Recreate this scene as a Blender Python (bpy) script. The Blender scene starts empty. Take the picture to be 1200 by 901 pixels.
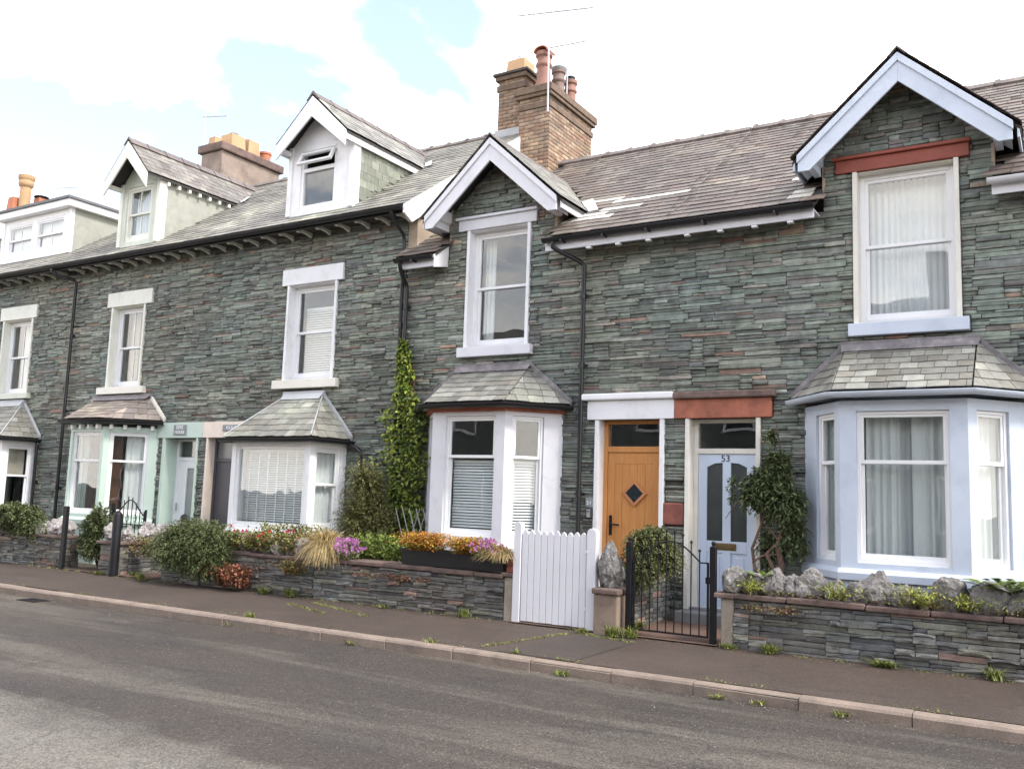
import bpy, bmesh, math, random
import numpy as np
from mathutils import Matrix, Vector, noise as mnoise
rnd = random.Random(11)
npr = np.random.default_rng(11)
sc = bpy.context.scene
COL = sc.collection
R = math.radians

# ------------------------------------------------------------------ camera
# World: X runs along the terrace (right +), Y into the picture, facade plane at Y = 0, Z up, pavement about Z = 0.
CAM_LOC = (0.0, -11.5, 1.52)
ROT = np.array([[0.85156945, 0.03506395, 0.52306786],
                [0.52313756, -0.12156336, -0.84353390],
                [0.03400826, 0.99196415, -0.12186292]])
cam_d = bpy.data.cameras.new('camera')
cam = bpy.data.objects.new('camera', cam_d)
COL.objects.link(cam)
mw = Matrix([[*ROT[i], CAM_LOC[i]] for i in range(3)] + [[0, 0, 0, 1]])
cam.matrix_world = mw
cam_d.sensor_width = 36
cam_d.lens = 36 * 1075 / 1200
cam_d.clip_end = 3000
sc.camera = cam

# ------------------------------------------------------------------ sky, sun, exposure
SUN_EL, SUN_AZ = 50, 97          # azimuth measured from +Y... towards +X
world = bpy.data.worlds.new('World')
sc.world = world
world.use_nodes = True
wn, wl = world.node_tree.nodes, world.node_tree.links
wn.clear()
w_out = wn.new('ShaderNodeOutputWorld')
w_bg = wn.new('ShaderNodeBackground')
w_bg.inputs['Strength'].default_value = 0.12
sky = wn.new('ShaderNodeTexSky')
sky.sky_type = 'NISHITA'
sky.sun_disc = False
sky.sun_elevation = R(SUN_EL)
sky.sun_rotation = R(SUN_AZ)
sky.air_density = 1.0
sky.dust_density = 0.5
tc = wn.new('ShaderNodeTexCoord')
# project the view direction onto a flat cloud deck so that clouds shrink towards the horizon
sep = wn.new('ShaderNodeSeparateXYZ')
wl.new(tc.outputs['Generated'], sep.inputs[0])
mx = wn.new('ShaderNodeMath'); mx.operation = 'MAXIMUM'; mx.inputs[1].default_value = 0.0
wl.new(sep.outputs['Z'], mx.inputs[0])
ad = wn.new('ShaderNodeMath'); ad.operation = 'ADD'; ad.inputs[1].default_value = 0.32
wl.new(mx.outputs[0], ad.inputs[0])
dv = wn.new('ShaderNodeVectorMath'); dv.operation = 'DIVIDE'
cmb = wn.new('ShaderNodeCombineXYZ')
for k in range(3):
    wl.new(ad.outputs[0], cmb.inputs[k])
wl.new(tc.outputs['Generated'], dv.inputs[0]); wl.new(cmb.outputs[0], dv.inputs[1])
mp = wn.new('ShaderNodeMapping')
mp.inputs['Location'].default_value = (2.30, 11.25, 0)
wl.new(dv.outputs[0], mp.inputs['Vector'])
cn = wn.new('ShaderNodeTexNoise')
cn.inputs['Scale'].default_value = 2.1
cn.inputs['Detail'].default_value = 7
cn.inputs['Roughness'].default_value = 0.52
cn.inputs['Distortion'].default_value = 0.35
wl.new(mp.outputs[0], cn.inputs['Vector'])
cr = wn.new('ShaderNodeValToRGB')
cr.color_ramp.elements[0].position = 0.44; cr.color_ramp.elements[0].color = (0.09, 0.09, 0.09, 1)
cr.color_ramp.elements[1].position = 0.62; cr.color_ramp.elements[1].color = (1, 1, 1, 1)
wl.new(cn.outputs['Fac'], cr.inputs[0])
cmix = wn.new('ShaderNodeMixRGB')
cmix.inputs['Color2'].default_value = (10.1, 9.4, 8.75, 1)
hz = wn.new('ShaderNodeMapRange')      # low cloud closes up towards the horizon
hz.inputs['From Min'].default_value = 0.14; hz.inputs['From Max'].default_value = 0.30
hz.inputs['To Min'].default_value = 1.0; hz.inputs['To Max'].default_value = 0.0
wl.new(sep.outputs['Z'], hz.inputs['Value'])
cmx = wn.new('ShaderNodeMath'); cmx.operation = 'MAXIMUM'
wl.new(cr.outputs[0], cmx.inputs[0]); wl.new(hz.outputs[0], cmx.inputs[1])
wl.new(cmx.outputs[0], cmix.inputs['Fac'])
wl.new(sky.outputs[0], cmix.inputs['Color1'])
wl.new(cmix.outputs[0], w_bg.inputs['Color'])
wl.new(w_bg.outputs[0], w_out.inputs['Surface'])

sun_d = bpy.data.lights.new('sun', 'SUN')
sun_d.energy = 1.5
sun_d.angle = R(12)
sun_d.color = (1.0, 0.95, 0.88)
sun = bpy.data.objects.new('sun', sun_d)
COL.objects.link(sun)
# direction towards the sun; sky rotation 0 = +Y, turning towards +X
sdir = Vector((math.sin(R(SUN_AZ)) * math.cos(R(SUN_EL)), math.cos(R(SUN_AZ)) * math.cos(R(SUN_EL)), math.sin(R(SUN_EL))))
sun.rotation_euler = sdir.to_track_quat('Z', 'Y').to_euler()
sun.location = (0, -5, 20)

sc.view_settings.view_transform = 'Standard'
sc.view_settings.look = 'None'
sc.view_settings.gamma = 1
sc.view_settings.exposure = 1.7
sc.render.engine = 'CYCLES'
sc.cycles.max_bounces = 8
sc.cycles.transparent_max_bounces = 16
sc.render.resolution_x = 1024
sc.render.resolution_y = 768


# ------------------------------------------------------------------ object helpers
ORG = {}


def thing(name, label, cat, loc=(0, 0, 0), group=None):
    o = bpy.data.objects.new(name, None)
    COL.objects.link(o)
    o.empty_display_size = 0.2
    o.location = loc
    o['label'] = label
    o['category'] = cat
    if group:
        o['group'] = group
    ORG[o.name] = Vector(loc)
    return o


def tag(o, label=None, cat=None, group=None, kind=None):
    for k, v in (('label', label), ('category', cat), ('group', group), ('kind', kind)):
        if v:
            o[k] = v
    return o


def link(name, me, parent=None, org=None):
    o = bpy.data.objects.new(name, me)
    COL.objects.link(o)
    if parent is not None:
        o.parent = parent
        ORG[o.name] = ORG[parent.name]
    else:
        o.location = org or (0, 0, 0)
        ORG[o.name] = Vector(org or (0, 0, 0))
    return o


class MB:
    """collects shapes in world coordinates (through an optional transform) and links them as one mesh"""

    def __init__(s, T=None):
        s.v, s.f, s.T = [], [], T

    def add(s, vs, fs):
        n = len(s.v)
        if s.T is not None:
            vs = [s.T @ Vector(p) for p in vs]
        s.v += [tuple(p) for p in vs]
        s.f += [tuple(i + n for i in f) for f in fs]
        return s

    def box(s, x0, x1, y0, y1, z0, z1):
        return s.add([(x0, y0, z0), (x1, y0, z0), (x1, y1, z0), (x0, y1, z0), (x0, y0, z1), (x1, y0, z1), (x1, y1, z1), (x0, y1, z1)],
                     [(0, 3, 2, 1), (4, 5, 6, 7), (0, 1, 5, 4), (1, 2, 6, 5), (2, 3, 7, 6), (3, 0, 4, 7)])

    def ext(s, pts, vec):
        n = len(pts)
        v = Vector(vec)
        vs = [Vector(p) for p in pts] + [Vector(p) + v for p in pts]
        return s.add(vs, [tuple(range(n))[::-1], tuple(range(n, 2 * n))] + [(i, (i + 1) % n, n + (i + 1) % n, n + i) for i in range(n)])

    def prism_y(s, pts, y0, y1):
        return s.ext([(p[0], y0, p[1]) for p in pts], (0, y1 - y0, 0))

    def prism_z(s, pts, z0, z1):
        return s.ext([(p[0], p[1], z0) for p in pts], (0, 0, z1 - z0))

    def prism_x(s, pts, x0, x1):
        return s.ext([(x0, p[0], p[1]) for p in pts], (x1 - x0, 0, 0))

    def tube(s, pts, r, n=8, r1=None):
        pts = [Vector(p) for p in pts]
        rs = [r + ((r1 if r1 is not None else r) - r) * i / max(1, len(pts) - 1) for i in range(len(pts))]
        vs, fs = [], []
        for i, p in enumerate(pts):
            t = (pts[min(i + 1, len(pts) - 1)] - pts[max(i - 1, 0)]).normalized()
            a = t.cross(Vector((0, 0, 1)) if abs(t.z) < 0.9 else Vector((0, 1, 0))).normalized()
            b = t.cross(a)
            for k in range(n):
                an = 2 * math.pi * k / n
                vs.append(p + a * (math.cos(an) * rs[i]) + b * (math.sin(an) * rs[i]))
        for i in range(len(pts) - 1):
            for k in range(n):
                fs.append((i * n + k, i * n + (k + 1) % n, (i + 1) * n + (k + 1) % n, (i + 1) * n + k))
        fs.append(tuple(range(n))[::-1])
        fs.append(tuple(range((len(pts) - 1) * n, len(pts) * n)))
        return s.add(vs, fs)

    def lathe(s, c, prof, n=14):
        vs, fs = [], []
        for r, z in prof:
            for k in range(n):
                an = 2 * math.pi * k / n
                vs.append((c[0] + r * math.cos(an), c[1] + r * math.sin(an), c[2] + z))
        m = len(prof)
        for i in range(m - 1):
            for k in range(n):
                fs.append((i * n + k, i * n + (k + 1) % n, (i + 1) * n + (k + 1) % n, (i + 1) * n + k))
        fs.append(tuple(range(n))[::-1])
        fs.append(tuple(range((m - 1) * n, m * n)))
        return s.add(vs, fs)

    def sweep(s, path, prof, closed_prof=True):
        """prof = (outward, up) pairs swept along a path lying in a horizontal plane; outward is to the right of travel"""
        path = [Vector(p) for p in path]
        n = len(prof)
        vs, fs = [], []
        for i, p in enumerate(path):
            d0 = (path[i] - path[i - 1]).normalized() if i else (path[1] - path[0]).normalized()
            d1 = (path[i + 1] - path[i]).normalized() if i < len(path) - 1 else d0
            m = d0 + d1
            m.normalize()
            side = Vector((m.y, -m.x, 0))
            k = 1 / max(0.3, math.sqrt(max(1e-6, (1 + d0.dot(d1)) / 2)))
            for a, b in prof:
                vs.append(p + side * (a * k) + Vector((0, 0, b)))
        for i in range(len(path) - 1):
            for k in range(n if closed_prof else n - 1):
                fs.append((i * n + k, i * n + (k + 1) % n, (i + 1) * n + (k + 1) % n, (i + 1) * n + k))
        fs.append(tuple(range(n))[::-1])
        fs.append(tuple(range((len(path) - 1) * n, len(path) * n)))
        return s.add(vs, fs)

    def build(s, name, mat, parent=None, org=None, bevel=0, smooth=False, col=None, kind=None):
        me = bpy.data.meshes.new(name)
        o = ORG[parent.name] if parent is not None else Vector(org or (0, 0, 0))
        me.from_pydata([(p[0] - o.x, p[1] - o.y, p[2] - o.z) for p in s.v], [], s.f)
        bm = bmesh.new(); bm.from_mesh(me)
        bmesh.ops.recalc_face_normals(bm, faces=bm.faces)
        bm.to_mesh(me); bm.free()
        me.materials.append(mat)
        if smooth:
            me.polygons.foreach_set('use_smooth', [True] * len(me.polygons))
            try:
                me.set_sharp_from_angle(angle=R(40))
            except Exception:
                pass
        ob = link(name, me, parent, org)
        if col:
            ob.color = (*col, 1)
        if bevel:
            m = ob.modifiers.new('bevel', 'BEVEL')
            m.width = bevel; m.segments = 2; m.limit_method = 'ANGLE'; m.angle_limit = R(40)
        if kind:
            ob['kind'] = kind
        return ob


def np_mesh(name, verts, faces, mat, parent=None, org=None, cols=None, kind=None, smooth=False):
    """verts (n,3) world, faces (m,k) all of one size, cols (n,3)"""
    me = bpy.data.meshes.new(name)
    o = ORG[parent.name] if parent is not None else Vector(org or (0, 0, 0))
    v = np.asarray(verts, np.float32) - np.array(o, np.float32)
    f = np.asarray(faces, np.int32)
    m, k = f.shape
    me.vertices.add(len(v)); me.vertices.foreach_set('co', v.ravel())
    me.loops.add(m * k); me.loops.foreach_set('vertex_index', f.ravel())
    me.polygons.add(m); me.polygons.foreach_set('loop_start', np.arange(0, m * k, k, dtype=np.int32))
    me.update(calc_edges=True)
    if smooth:
        me.polygons.foreach_set('use_smooth', [True] * m)
    if cols is not None:
        at = me.color_attributes.new('col', 'FLOAT_COLOR', 'POINT')
        c = np.ones((len(v), 4), np.float32); c[:, :3] = cols
        at.data.foreach_set('color', c.ravel())
    me.materials.append(mat)
    ob = link(name, me, parent, org)
    if kind:
        ob['kind'] = kind
    return ob


# ------------------------------------------------------------------ materials
def new_mat(name):
    m = bpy.data.materials.new(name)
    m.use_nodes = True
    nt = m.node_tree
    b = nt.nodes['Principled BSDF']
    return m, nt, b


def N(nt, typ, **kw):
    n = nt.nodes.new(typ)
    for k, v in kw.items():
        if k in n.inputs.keys():
            n.inputs[k].default_value = v
        else:
            setattr(n, k, v)
    return n


def surf(name, col, rough=0.5, var=0.12, scale=2.5, bump=0.15, bscale=60, spec=0.5, source='const', fine=0.0, fscale=120,
         stain=None, stain_amt=0.0, stain_scale=1.2, bdist=0.01, metallic=0.0, tint=None):
    """one node recipe: base colour (constant, object colour or vertex colour) varied by large noise, fine grain, stains and bump"""
    m, nt, b = new_mat(name)
    L = nt.links.new
    geo = N(nt, 'ShaderNodeNewGeometry')
    if source == 'const':
        src = N(nt, 'ShaderNodeRGB'); src.outputs[0].default_value = (*col, 1); so = src.outputs[0]
    elif source == 'object':
        src = N(nt, 'ShaderNodeObjectInfo'); so = src.outputs['Color']
    else:
        src = N(nt, 'ShaderNodeAttribute', attribute_name='col'); so = src.outputs['Color']
    n1 = N(nt, 'ShaderNodeTexNoise', Scale=scale, Detail=5.0, Roughness=0.6)
    L(geo.outputs['Position'], n1.inputs['Vector'])
    r1 = N(nt, 'ShaderNodeMapRange'); r1.inputs['From Min'].default_value = 0.3; r1.inputs['From Max'].default_value = 0.7
    r1.inputs['To Min'].default_value = 1 - var; r1.inputs['To Max'].default_value = 1 + var
    L(n1.outputs['Fac'], r1.inputs['Value'])
    mul = N(nt, 'ShaderNodeVectorMath', operation='SCALE')
    L(so, mul.inputs[0]); L(r1.outputs[0], mul.inputs['Scale'])
    out = mul.outputs[0]
    if fine:
        n2 = N(nt, 'ShaderNodeTexNoise', Scale=fscale, Detail=3.0, Roughness=0.7)
        L(geo.outputs['Position'], n2.inputs['Vector'])
        r2 = N(nt, 'ShaderNodeMapRange'); r2.inputs['From Min'].default_value = 0.3; r2.inputs['From Max'].default_value = 0.7
        r2.inputs['To Min'].default_value = 1 - fine; r2.inputs['To Max'].default_value = 1 + fine
        L(n2.outputs['Fac'], r2.inputs['Value'])
        m2 = N(nt, 'ShaderNodeVectorMath', operation='SCALE')
        L(out, m2.inputs[0]); L(r2.outputs[0], m2.inputs['Scale'])
        out = m2.outputs[0]
    if stain:
        n3 = N(nt, 'ShaderNodeTexNoise', Scale=stain_scale, Detail=8.0, Roughness=0.68)
        L(geo.outputs['Position'], n3.inputs['Vector'])
        r3 = N(nt, 'ShaderNodeMapRange'); r3.inputs['From Min'].default_value = 0.52; r3.inputs['From Max'].default_value = 0.68
        r3.inputs['To Min'].default_value = 0; r3.inputs['To Max'].default_value = stain_amt
        L(n3.outputs['Fac'], r3.inputs['Value'])
        mm = N(nt, 'ShaderNodeMixRGB'); mm.inputs['Color2'].default_value = (*stain, 1)
        L(r3.outputs[0], mm.inputs['Fac']); L(out, mm.inputs['Color1'])
        out = mm.outputs[0]
    L(out, b.inputs['Base Color'])
    b.inputs['Roughness'].default_value = rough
    b.inputs['Metallic'].default_value = metallic
    b.inputs['Specular IOR Level'].default_value = spec
    if bump:
        nb = N(nt, 'ShaderNodeTexNoise', Scale=bscale, Detail=5.0, Roughness=0.65)
        L(geo.outputs['Position'], nb.inputs['Vector'])
        bp = N(nt, 'ShaderNodeBump', Strength=bump, Distance=bdist)
        L(nb.outputs['Fac'], bp.inputs['Height'])
        L(bp.outputs[0], b.inputs['Normal'])
    return m


def pair(name, **kw):
    """the same surface for single pieces (object colour) and for joined ones (vertex colour)"""
    return surf(name, (1, 1, 1), source='object', **kw), surf(name + '_joined', (1, 1, 1), source='attr', **kw)


STONE = pair('slate_stone', rough=0.72, var=0.28, scale=9, bump=0.55, bscale=45, fine=0.16, fscale=140, stain=(0.045, 0.045, 0.042), stain_amt=0.55, stain_scale=2.2, bdist=0.012)
WALLSTONE = pair('garden_wall_slate', rough=0.7, var=0.3, scale=11, bump=0.7, bscale=40, fine=0.2, fscale=120, stain=(0.05, 0.05, 0.048), stain_amt=0.4, stain_scale=4, bdist=0.014)
SLATE = pair('roof_slate', rough=0.5, var=0.22, scale=7, bump=0.4, bscale=50, fine=0.15, fscale=90, stain=(0.24, 0.232, 0.19), stain_amt=0.3, stain_scale=2.6)
BRICK = pair('chimney_brick', rough=0.85, var=0.25, scale=8, bump=0.5, bscale=80, fine=0.2, fscale=150, stain=(0.07, 0.055, 0.04), stain_amt=0.6, stain_scale=2.2)
LEAF = surf('leaves', (1, 1, 1), source='attr', rough=0.5, var=0.15, scale=6, bump=0, spec=0.3)
for _n in [LEAF]:
    _b = _n.node_tree.nodes['Principled BSDF']
    _b.inputs['Transmission Weight'].default_value = 0.0
    _b.inputs['Subsurface Weight'].default_value = 0.0
MORTAR = surf('dark_mortar', (0.062, 0.06, 0.055), rough=0.95, var=0.3, scale=12, bump=0.6, bscale=70)
DECK = surf('roof_underlay', (0.05, 0.047, 0.043), rough=0.95)
WHITE = surf('white_paint', (0.78, 0.78, 0.79), rough=0.42, var=0.05, bump=0.12, bscale=35, stain=(0.52, 0.52, 0.5), stain_amt=0.42, stain_scale=3)
UPVC = surf('white_window_paint', (0.82, 0.82, 0.82), rough=0.32, var=0.03, bump=0.04)
LILAC = surf('pale_lilac_grey_paint', (0.66, 0.66, 0.69), rough=0.45, var=0.05, bump=0.15, bscale=40, stain=(0.45, 0.45, 0.47), stain_amt=0.42, stain_scale=3)
BLUE = surf('pale_blue_paint', (0.54, 0.595, 0.68), rough=0.45, var=0.06, bump=0.18, bscale=40, stain=(0.36, 0.42, 0.52), stain_amt=0.42, stain_scale=3)
BLUEDOOR = surf('pale_blue_door_paint', (0.58, 0.655, 0.77), rough=0.35, var=0.03, bump=0.06)
CREAM = surf('cream_paint', (0.74, 0.71, 0.63), rough=0.5, var=0.06, bump=0.2, bscale=45, stain=(0.5, 0.46, 0.38), stain_amt=0.3, stain_scale=4)
MINT = surf('mint_green_paint', (0.50, 0.61, 0.53), rough=0.45, var=0.05, bump=0.15, bscale=40, stain=(0.34, 0.44, 0.38), stain_amt=0.2, stain_scale=3)
SAGE = surf('pale_sage_paint', (0.58, 0.62, 0.53), rough=0.55, var=0.07, bump=0.15, bscale=30, stain=(0.32, 0.33, 0.27), stain_amt=0.35, stain_scale=4)
PALEYEL = surf('pale_yellow_paint', (0.74, 0.745, 0.66), rough=0.5, var=0.06, bump=0.15, stain=(0.42, 0.41, 0.32), stain_amt=0.3, stain_scale=4)
PEACH = surf('pale_peach_paint', (0.74, 0.64, 0.55), rough=0.5, var=0.05, bump=0.15, stain=(0.5, 0.42, 0.36), stain_amt=0.3, stain_scale=4)
REDSTONE = surf('red_sandstone', (0.36, 0.125, 0.075), rough=0.8, var=0.22, scale=6, bump=0.5, bscale=70, fine=0.12, stain=(0.15, 0.06, 0.045), stain_amt=0.6, stain_scale=5)
REDPAINT = surf('red_oxide_paint', (0.27, 0.065, 0.04), rough=0.6, var=0.2, scale=5, bump=0.3, bscale=60, stain=(0.13, 0.05, 0.035), stain_amt=0.5, stain_scale=5)
COPING = surf('brown_coping_stone', (0.145, 0.098, 0.082), rough=0.85, var=0.35, scale=7, bump=0.8, bscale=45, fine=0.2, stain=(0.07, 0.06, 0.05), stain_amt=0.7, stain_scale=5)
CONCRETE = surf('pebbly_concrete', (0.36, 0.31, 0.24), rough=0.9, var=0.18, scale=6, bump=0.8, bscale=110, fine=0.25, fscale=90, stain=(0.17, 0.13, 0.09), stain_amt=0.5, stain_scale=4)
RENDERED = surf('tan_render', (0.36, 0.29, 0.22), rough=0.9, var=0.15, bump=0.3, bscale=80, stain=(0.22, 0.18, 0.14), stain_amt=0.4)
OLDRENDER = surf('brown_chimney_render', (0.24, 0.19, 0.155), rough=0.9, var=0.25, scale=3, bump=0.4, bscale=40, stain=(0.10, 0.085, 0.07), stain_amt=0.7, stain_scale=2)
BLACK = surf('black_gutter_paint', (0.013, 0.013, 0.015), rough=0.38, var=0.15, bump=0.05)
IRON = surf('black_iron_paint', (0.010, 0.010, 0.012), spec=.25, rough=0.5, var=0.2, bump=0.2, bscale=90)
LEAD = surf('lead_flashing', (0.17, 0.155, 0.16), rough=0.6, var=0.3, scale=6, bump=0.5, bscale=25, stain=(0.32, 0.29, 0.28), stain_amt=0.6, stain_scale=6, bdist=0.02)
LEADPALE = surf('pale_lead', (0.40, 0.41, 0.42), rough=0.5, var=0.15, bump=0.3, bscale=25)
RIDGE = surf('ridge_tile_clay', (0.15, 0.125, 0.118), rough=0.8, var=0.25, bump=0.4, stain=(0.3, 0.29, 0.22), stain_amt=0.4, stain_scale=3)
TERRA = surf('terracotta', (0.40, 0.15, 0.08), rough=0.75, var=0.15, bump=0.2)
TERRABROWN = surf('brown_clay_pot', (0.24, 0.12, 0.09), rough=0.7, var=0.2, bump=0.2)
BUFF = surf('buff_clay_pot', (0.42, 0.27, 0.145), rough=0.75, var=0.15, bump=0.2, stain=(0.3, 0.2, 0.1), stain_amt=0.4)
ALU = surf('aluminium', (0.45, 0.45, 0.46), rough=0.4, var=0.1, bump=0, metallic=0.7)
BRASS = surf('old_brass', (0.24, 0.17, 0.08), rough=0.4, var=0.15, bump=0.1, metallic=0.8)
PLASTERIN = surf('room_plaster', (0.42, 0.38, 0.34), rough=0.9, bump=0)
CURTAIN = surf('white_curtain_cloth', (0.80, 0.80, 0.77), rough=0.9, var=0.05, bump=0.1, bscale=200)
NET = surf('net_curtain_cloth', (0.82, 0.82, 0.81), rough=0.9, var=0.05, bump=0.1, bscale=200)
BLINDW = surf('white_blind_slat', (0.86, 0.86, 0.84), rough=0.45, var=0.03, bump=0)
ROMAN = surf('beige_blind_cloth', (0.48, 0.42, 0.35), rough=0.9, var=0.06, bump=0.1, bscale=200)
WOODBROWN = surf('brown_wood', (0.14, 0.06, 0.03), rough=0.5, var=0.2, bump=0.1)
DARKGREY = surf('dark_grey_door_paint', (0.055, 0.055, 0.065), rough=0.4, var=0.05, bump=0.05)
TROUGH = surf('black_trough_plastic', (0.012, 0.012, 0.013), rough=0.5, var=0.1, bump=0.1)
SIGNGREY = surf('grey_slate_plaque', (0.20, 0.22, 0.22), rough=0.5, var=0.12, scale=20, bump=0.1)
BARK = surf('brown_bark', (0.16, 0.095, 0.07), rough=0.9, var=0.35, scale=20, bump=0.8, bscale=50)
ROCK = surf('weathered_limestone', (0.17, 0.16, 0.15), rough=0.88, var=0.4, scale=9, bump=1.0, bscale=22, fine=0.3, fscale=45, stain=(0.045, 0.042, 0.04), stain_amt=0.9, stain_scale=9, bdist=0.03)
ROCKPALE = surf('pale_quartz_rock', (0.32, 0.295, 0.28), rough=0.85, var=0.35, scale=10, bump=1.0, bscale=22, fine=0.3, fscale=50, stain=(0.10, 0.075, 0.075), stain_amt=0.85, stain_scale=10, bdist=0.03)
for _m, _pale in ((ROCK, (.30, .285, .27)), (ROCKPALE, (.50, .47, .45))):
    _nt = _m.node_tree; _b = _nt.nodes['Principled BSDF']; _src = _b.inputs['Base Color'].links[0].from_socket
    _g = _nt.nodes.new('ShaderNodeNewGeometry'); _n = N(_nt, 'ShaderNodeTexNoise', Scale=13.0, Detail=6.0, Roughness=0.72); _nt.links.new(_g.outputs['Position'], _n.inputs['Vector'])
    _r = N(_nt, 'ShaderNodeMapRange'); _r.inputs['From Min'].default_value = .53; _r.inputs['From Max'].default_value = .62; _nt.links.new(_n.outputs['Fac'], _r.inputs['Value'])
    _x = N(_nt, 'ShaderNodeMixRGB'); _x.inputs['Color2'].default_value = (*_pale, 1); _nt.links.new(_r.outputs[0], _x.inputs['Fac']); _nt.links.new(_src, _x.inputs['Color1']); _nt.links.new(_x.outputs[0], _b.inputs['Base Color'])
SOIL = surf('garden_soil', (0.06, 0.045, 0.03), rough=0.95, var=0.3, scale=8, bump=0.8, bscale=50)
PATH = surf('red_brown_path', (0.125, 0.075, 0.055), rough=0.9, var=0.3, scale=4, bump=0.5, bscale=70, fine=0.2, stain=(0.06, 0.05, 0.04), stain_amt=0.5, stain_scale=4)
STEPM = surf('grey_step_concrete', (0.22, 0.22, 0.22), rough=0.85, var=0.12, bump=0.3, bscale=90)
PICKET = surf('white_gate_paint', (0.66, 0.66, 0.69), rough=0.42, var=0.04, bump=0.12, bscale=50, stain=(0.42, 0.43, 0.42), stain_amt=0.2, stain_scale=5)
KERB = surf('granite_kerb', (0.225, 0.175, 0.140), rough=0.85, var=0.2, scale=5, bump=0.5, bscale=120, fine=0.35, fscale=130, stain=(0.12, 0.1, 0.085), stain_amt=0.5, stain_scale=3)
CHEEK = surf('painted_dormer_cheek', (0.33, 0.335, 0.29), rough=0.7, var=0.12, scale=4, bump=0.2, stain=(0.26, 0.25, 0.2), stain_amt=0.6, stain_scale=3.5)


def wood_door():
    m, nt, b = new_mat('golden_oak_grain')
    L = nt.links.new
    geo = N(nt, 'ShaderNodeNewGeometry')
    mpn = N(nt, 'ShaderNodeMapping'); mpn.inputs['Scale'].default_value = (26, 26, 1.1)
    L(geo.outputs['Position'], mpn.inputs['Vector'])
    n = N(nt, 'ShaderNodeTexNoise', Scale=2.2, Detail=6.0, Roughness=0.65, Distortion=0.6)
    L(mpn.outputs[0], n.inputs['Vector'])
    cr_ = N(nt, 'ShaderNodeValToRGB')
    cr_.color_ramp.elements[0].position = 0.3; cr_.color_ramp.elements[0].color = (0.47, 0.19, 0.05, 1)
    cr_.color_ramp.elements[1].position = 0.72; cr_.color_ramp.elements[1].color = (0.62, 0.29, 0.09, 1)
    L(n.outputs['Fac'], cr_.inputs[0]); L(cr_.outputs[0], b.inputs['Base Color'])
    b.inputs['Roughness'].default_value = 0.42
    bp = N(nt, 'ShaderNodeBump', Strength=0.12, Distance=0.004)
    L(n.outputs['Fac'], bp.inputs['Height']); L(bp.outputs[0], b.inputs['Normal'])
    return m


OAK = wood_door()


def glass_mat(name, tint=(1, 1, 1), ior=1.75, wav=0.02):
    m = bpy.data.materials.new(name); m.use_nodes = True
    nt = m.node_tree; nt.nodes.clear(); L = nt.links.new
    o = N(nt, 'ShaderNodeOutputMaterial')
    mixs = N(nt, 'ShaderNodeMixShader')
    fr = N(nt, 'ShaderNodeFresnel')
    gb = N(nt, 'ShaderNodeNewGeometry')
    ei = N(nt, 'ShaderNodeMapRange'); ei.inputs['To Min'].default_value = ior; ei.inputs['To Max'].default_value = 1 / ior
    L(gb.outputs['Backfacing'], ei.inputs['Value']); L(ei.outputs[0], fr.inputs['IOR'])   # thin pane: same reflectance on both faces
    tr = N(nt, 'ShaderNodeBsdfTransparent'); tr.inputs[0].default_value = (*tint, 1)
    gl = N(nt, 'ShaderNodeBsdfGlossy'); gl.inputs['Roughness'].default_value = 0.01
    geo = N(nt, 'ShaderNodeNewGeometry')
    nb = N(nt, 'ShaderNodeTexNoise', Scale=2.2, Detail=1.0)
    L(geo.outputs['Position'], nb.inputs['Vector'])
    bp = N(nt, 'ShaderNodeBump', Strength=wav, Distance=0.1)
    L(nb.outputs['Fac'], bp.inputs['Height']); L(bp.outputs[0], gl.inputs['Normal'])
    L(fr.outputs[0], mixs.inputs[0]); L(tr.outputs[0], mixs.inputs[1]); L(gl.outputs[0], mixs.inputs[2])
    L(mixs.outputs[0], o.inputs[0])
    return m


GLASS = glass_mat('window_glass', (0.93, 0.95, 0.95))
FROST = surf('obscured_door_glass', (0.055, 0.062, 0.06), rough=0.16, var=0.2, scale=4, bump=0.25, bscale=160, spec=0.6)
DARKGLASS = surf('dark_leaded_glass', (0.02, 0.028, 0.035), rough=0.1, var=0.3, scale=20, bump=0.2, spec=0.6)


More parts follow.
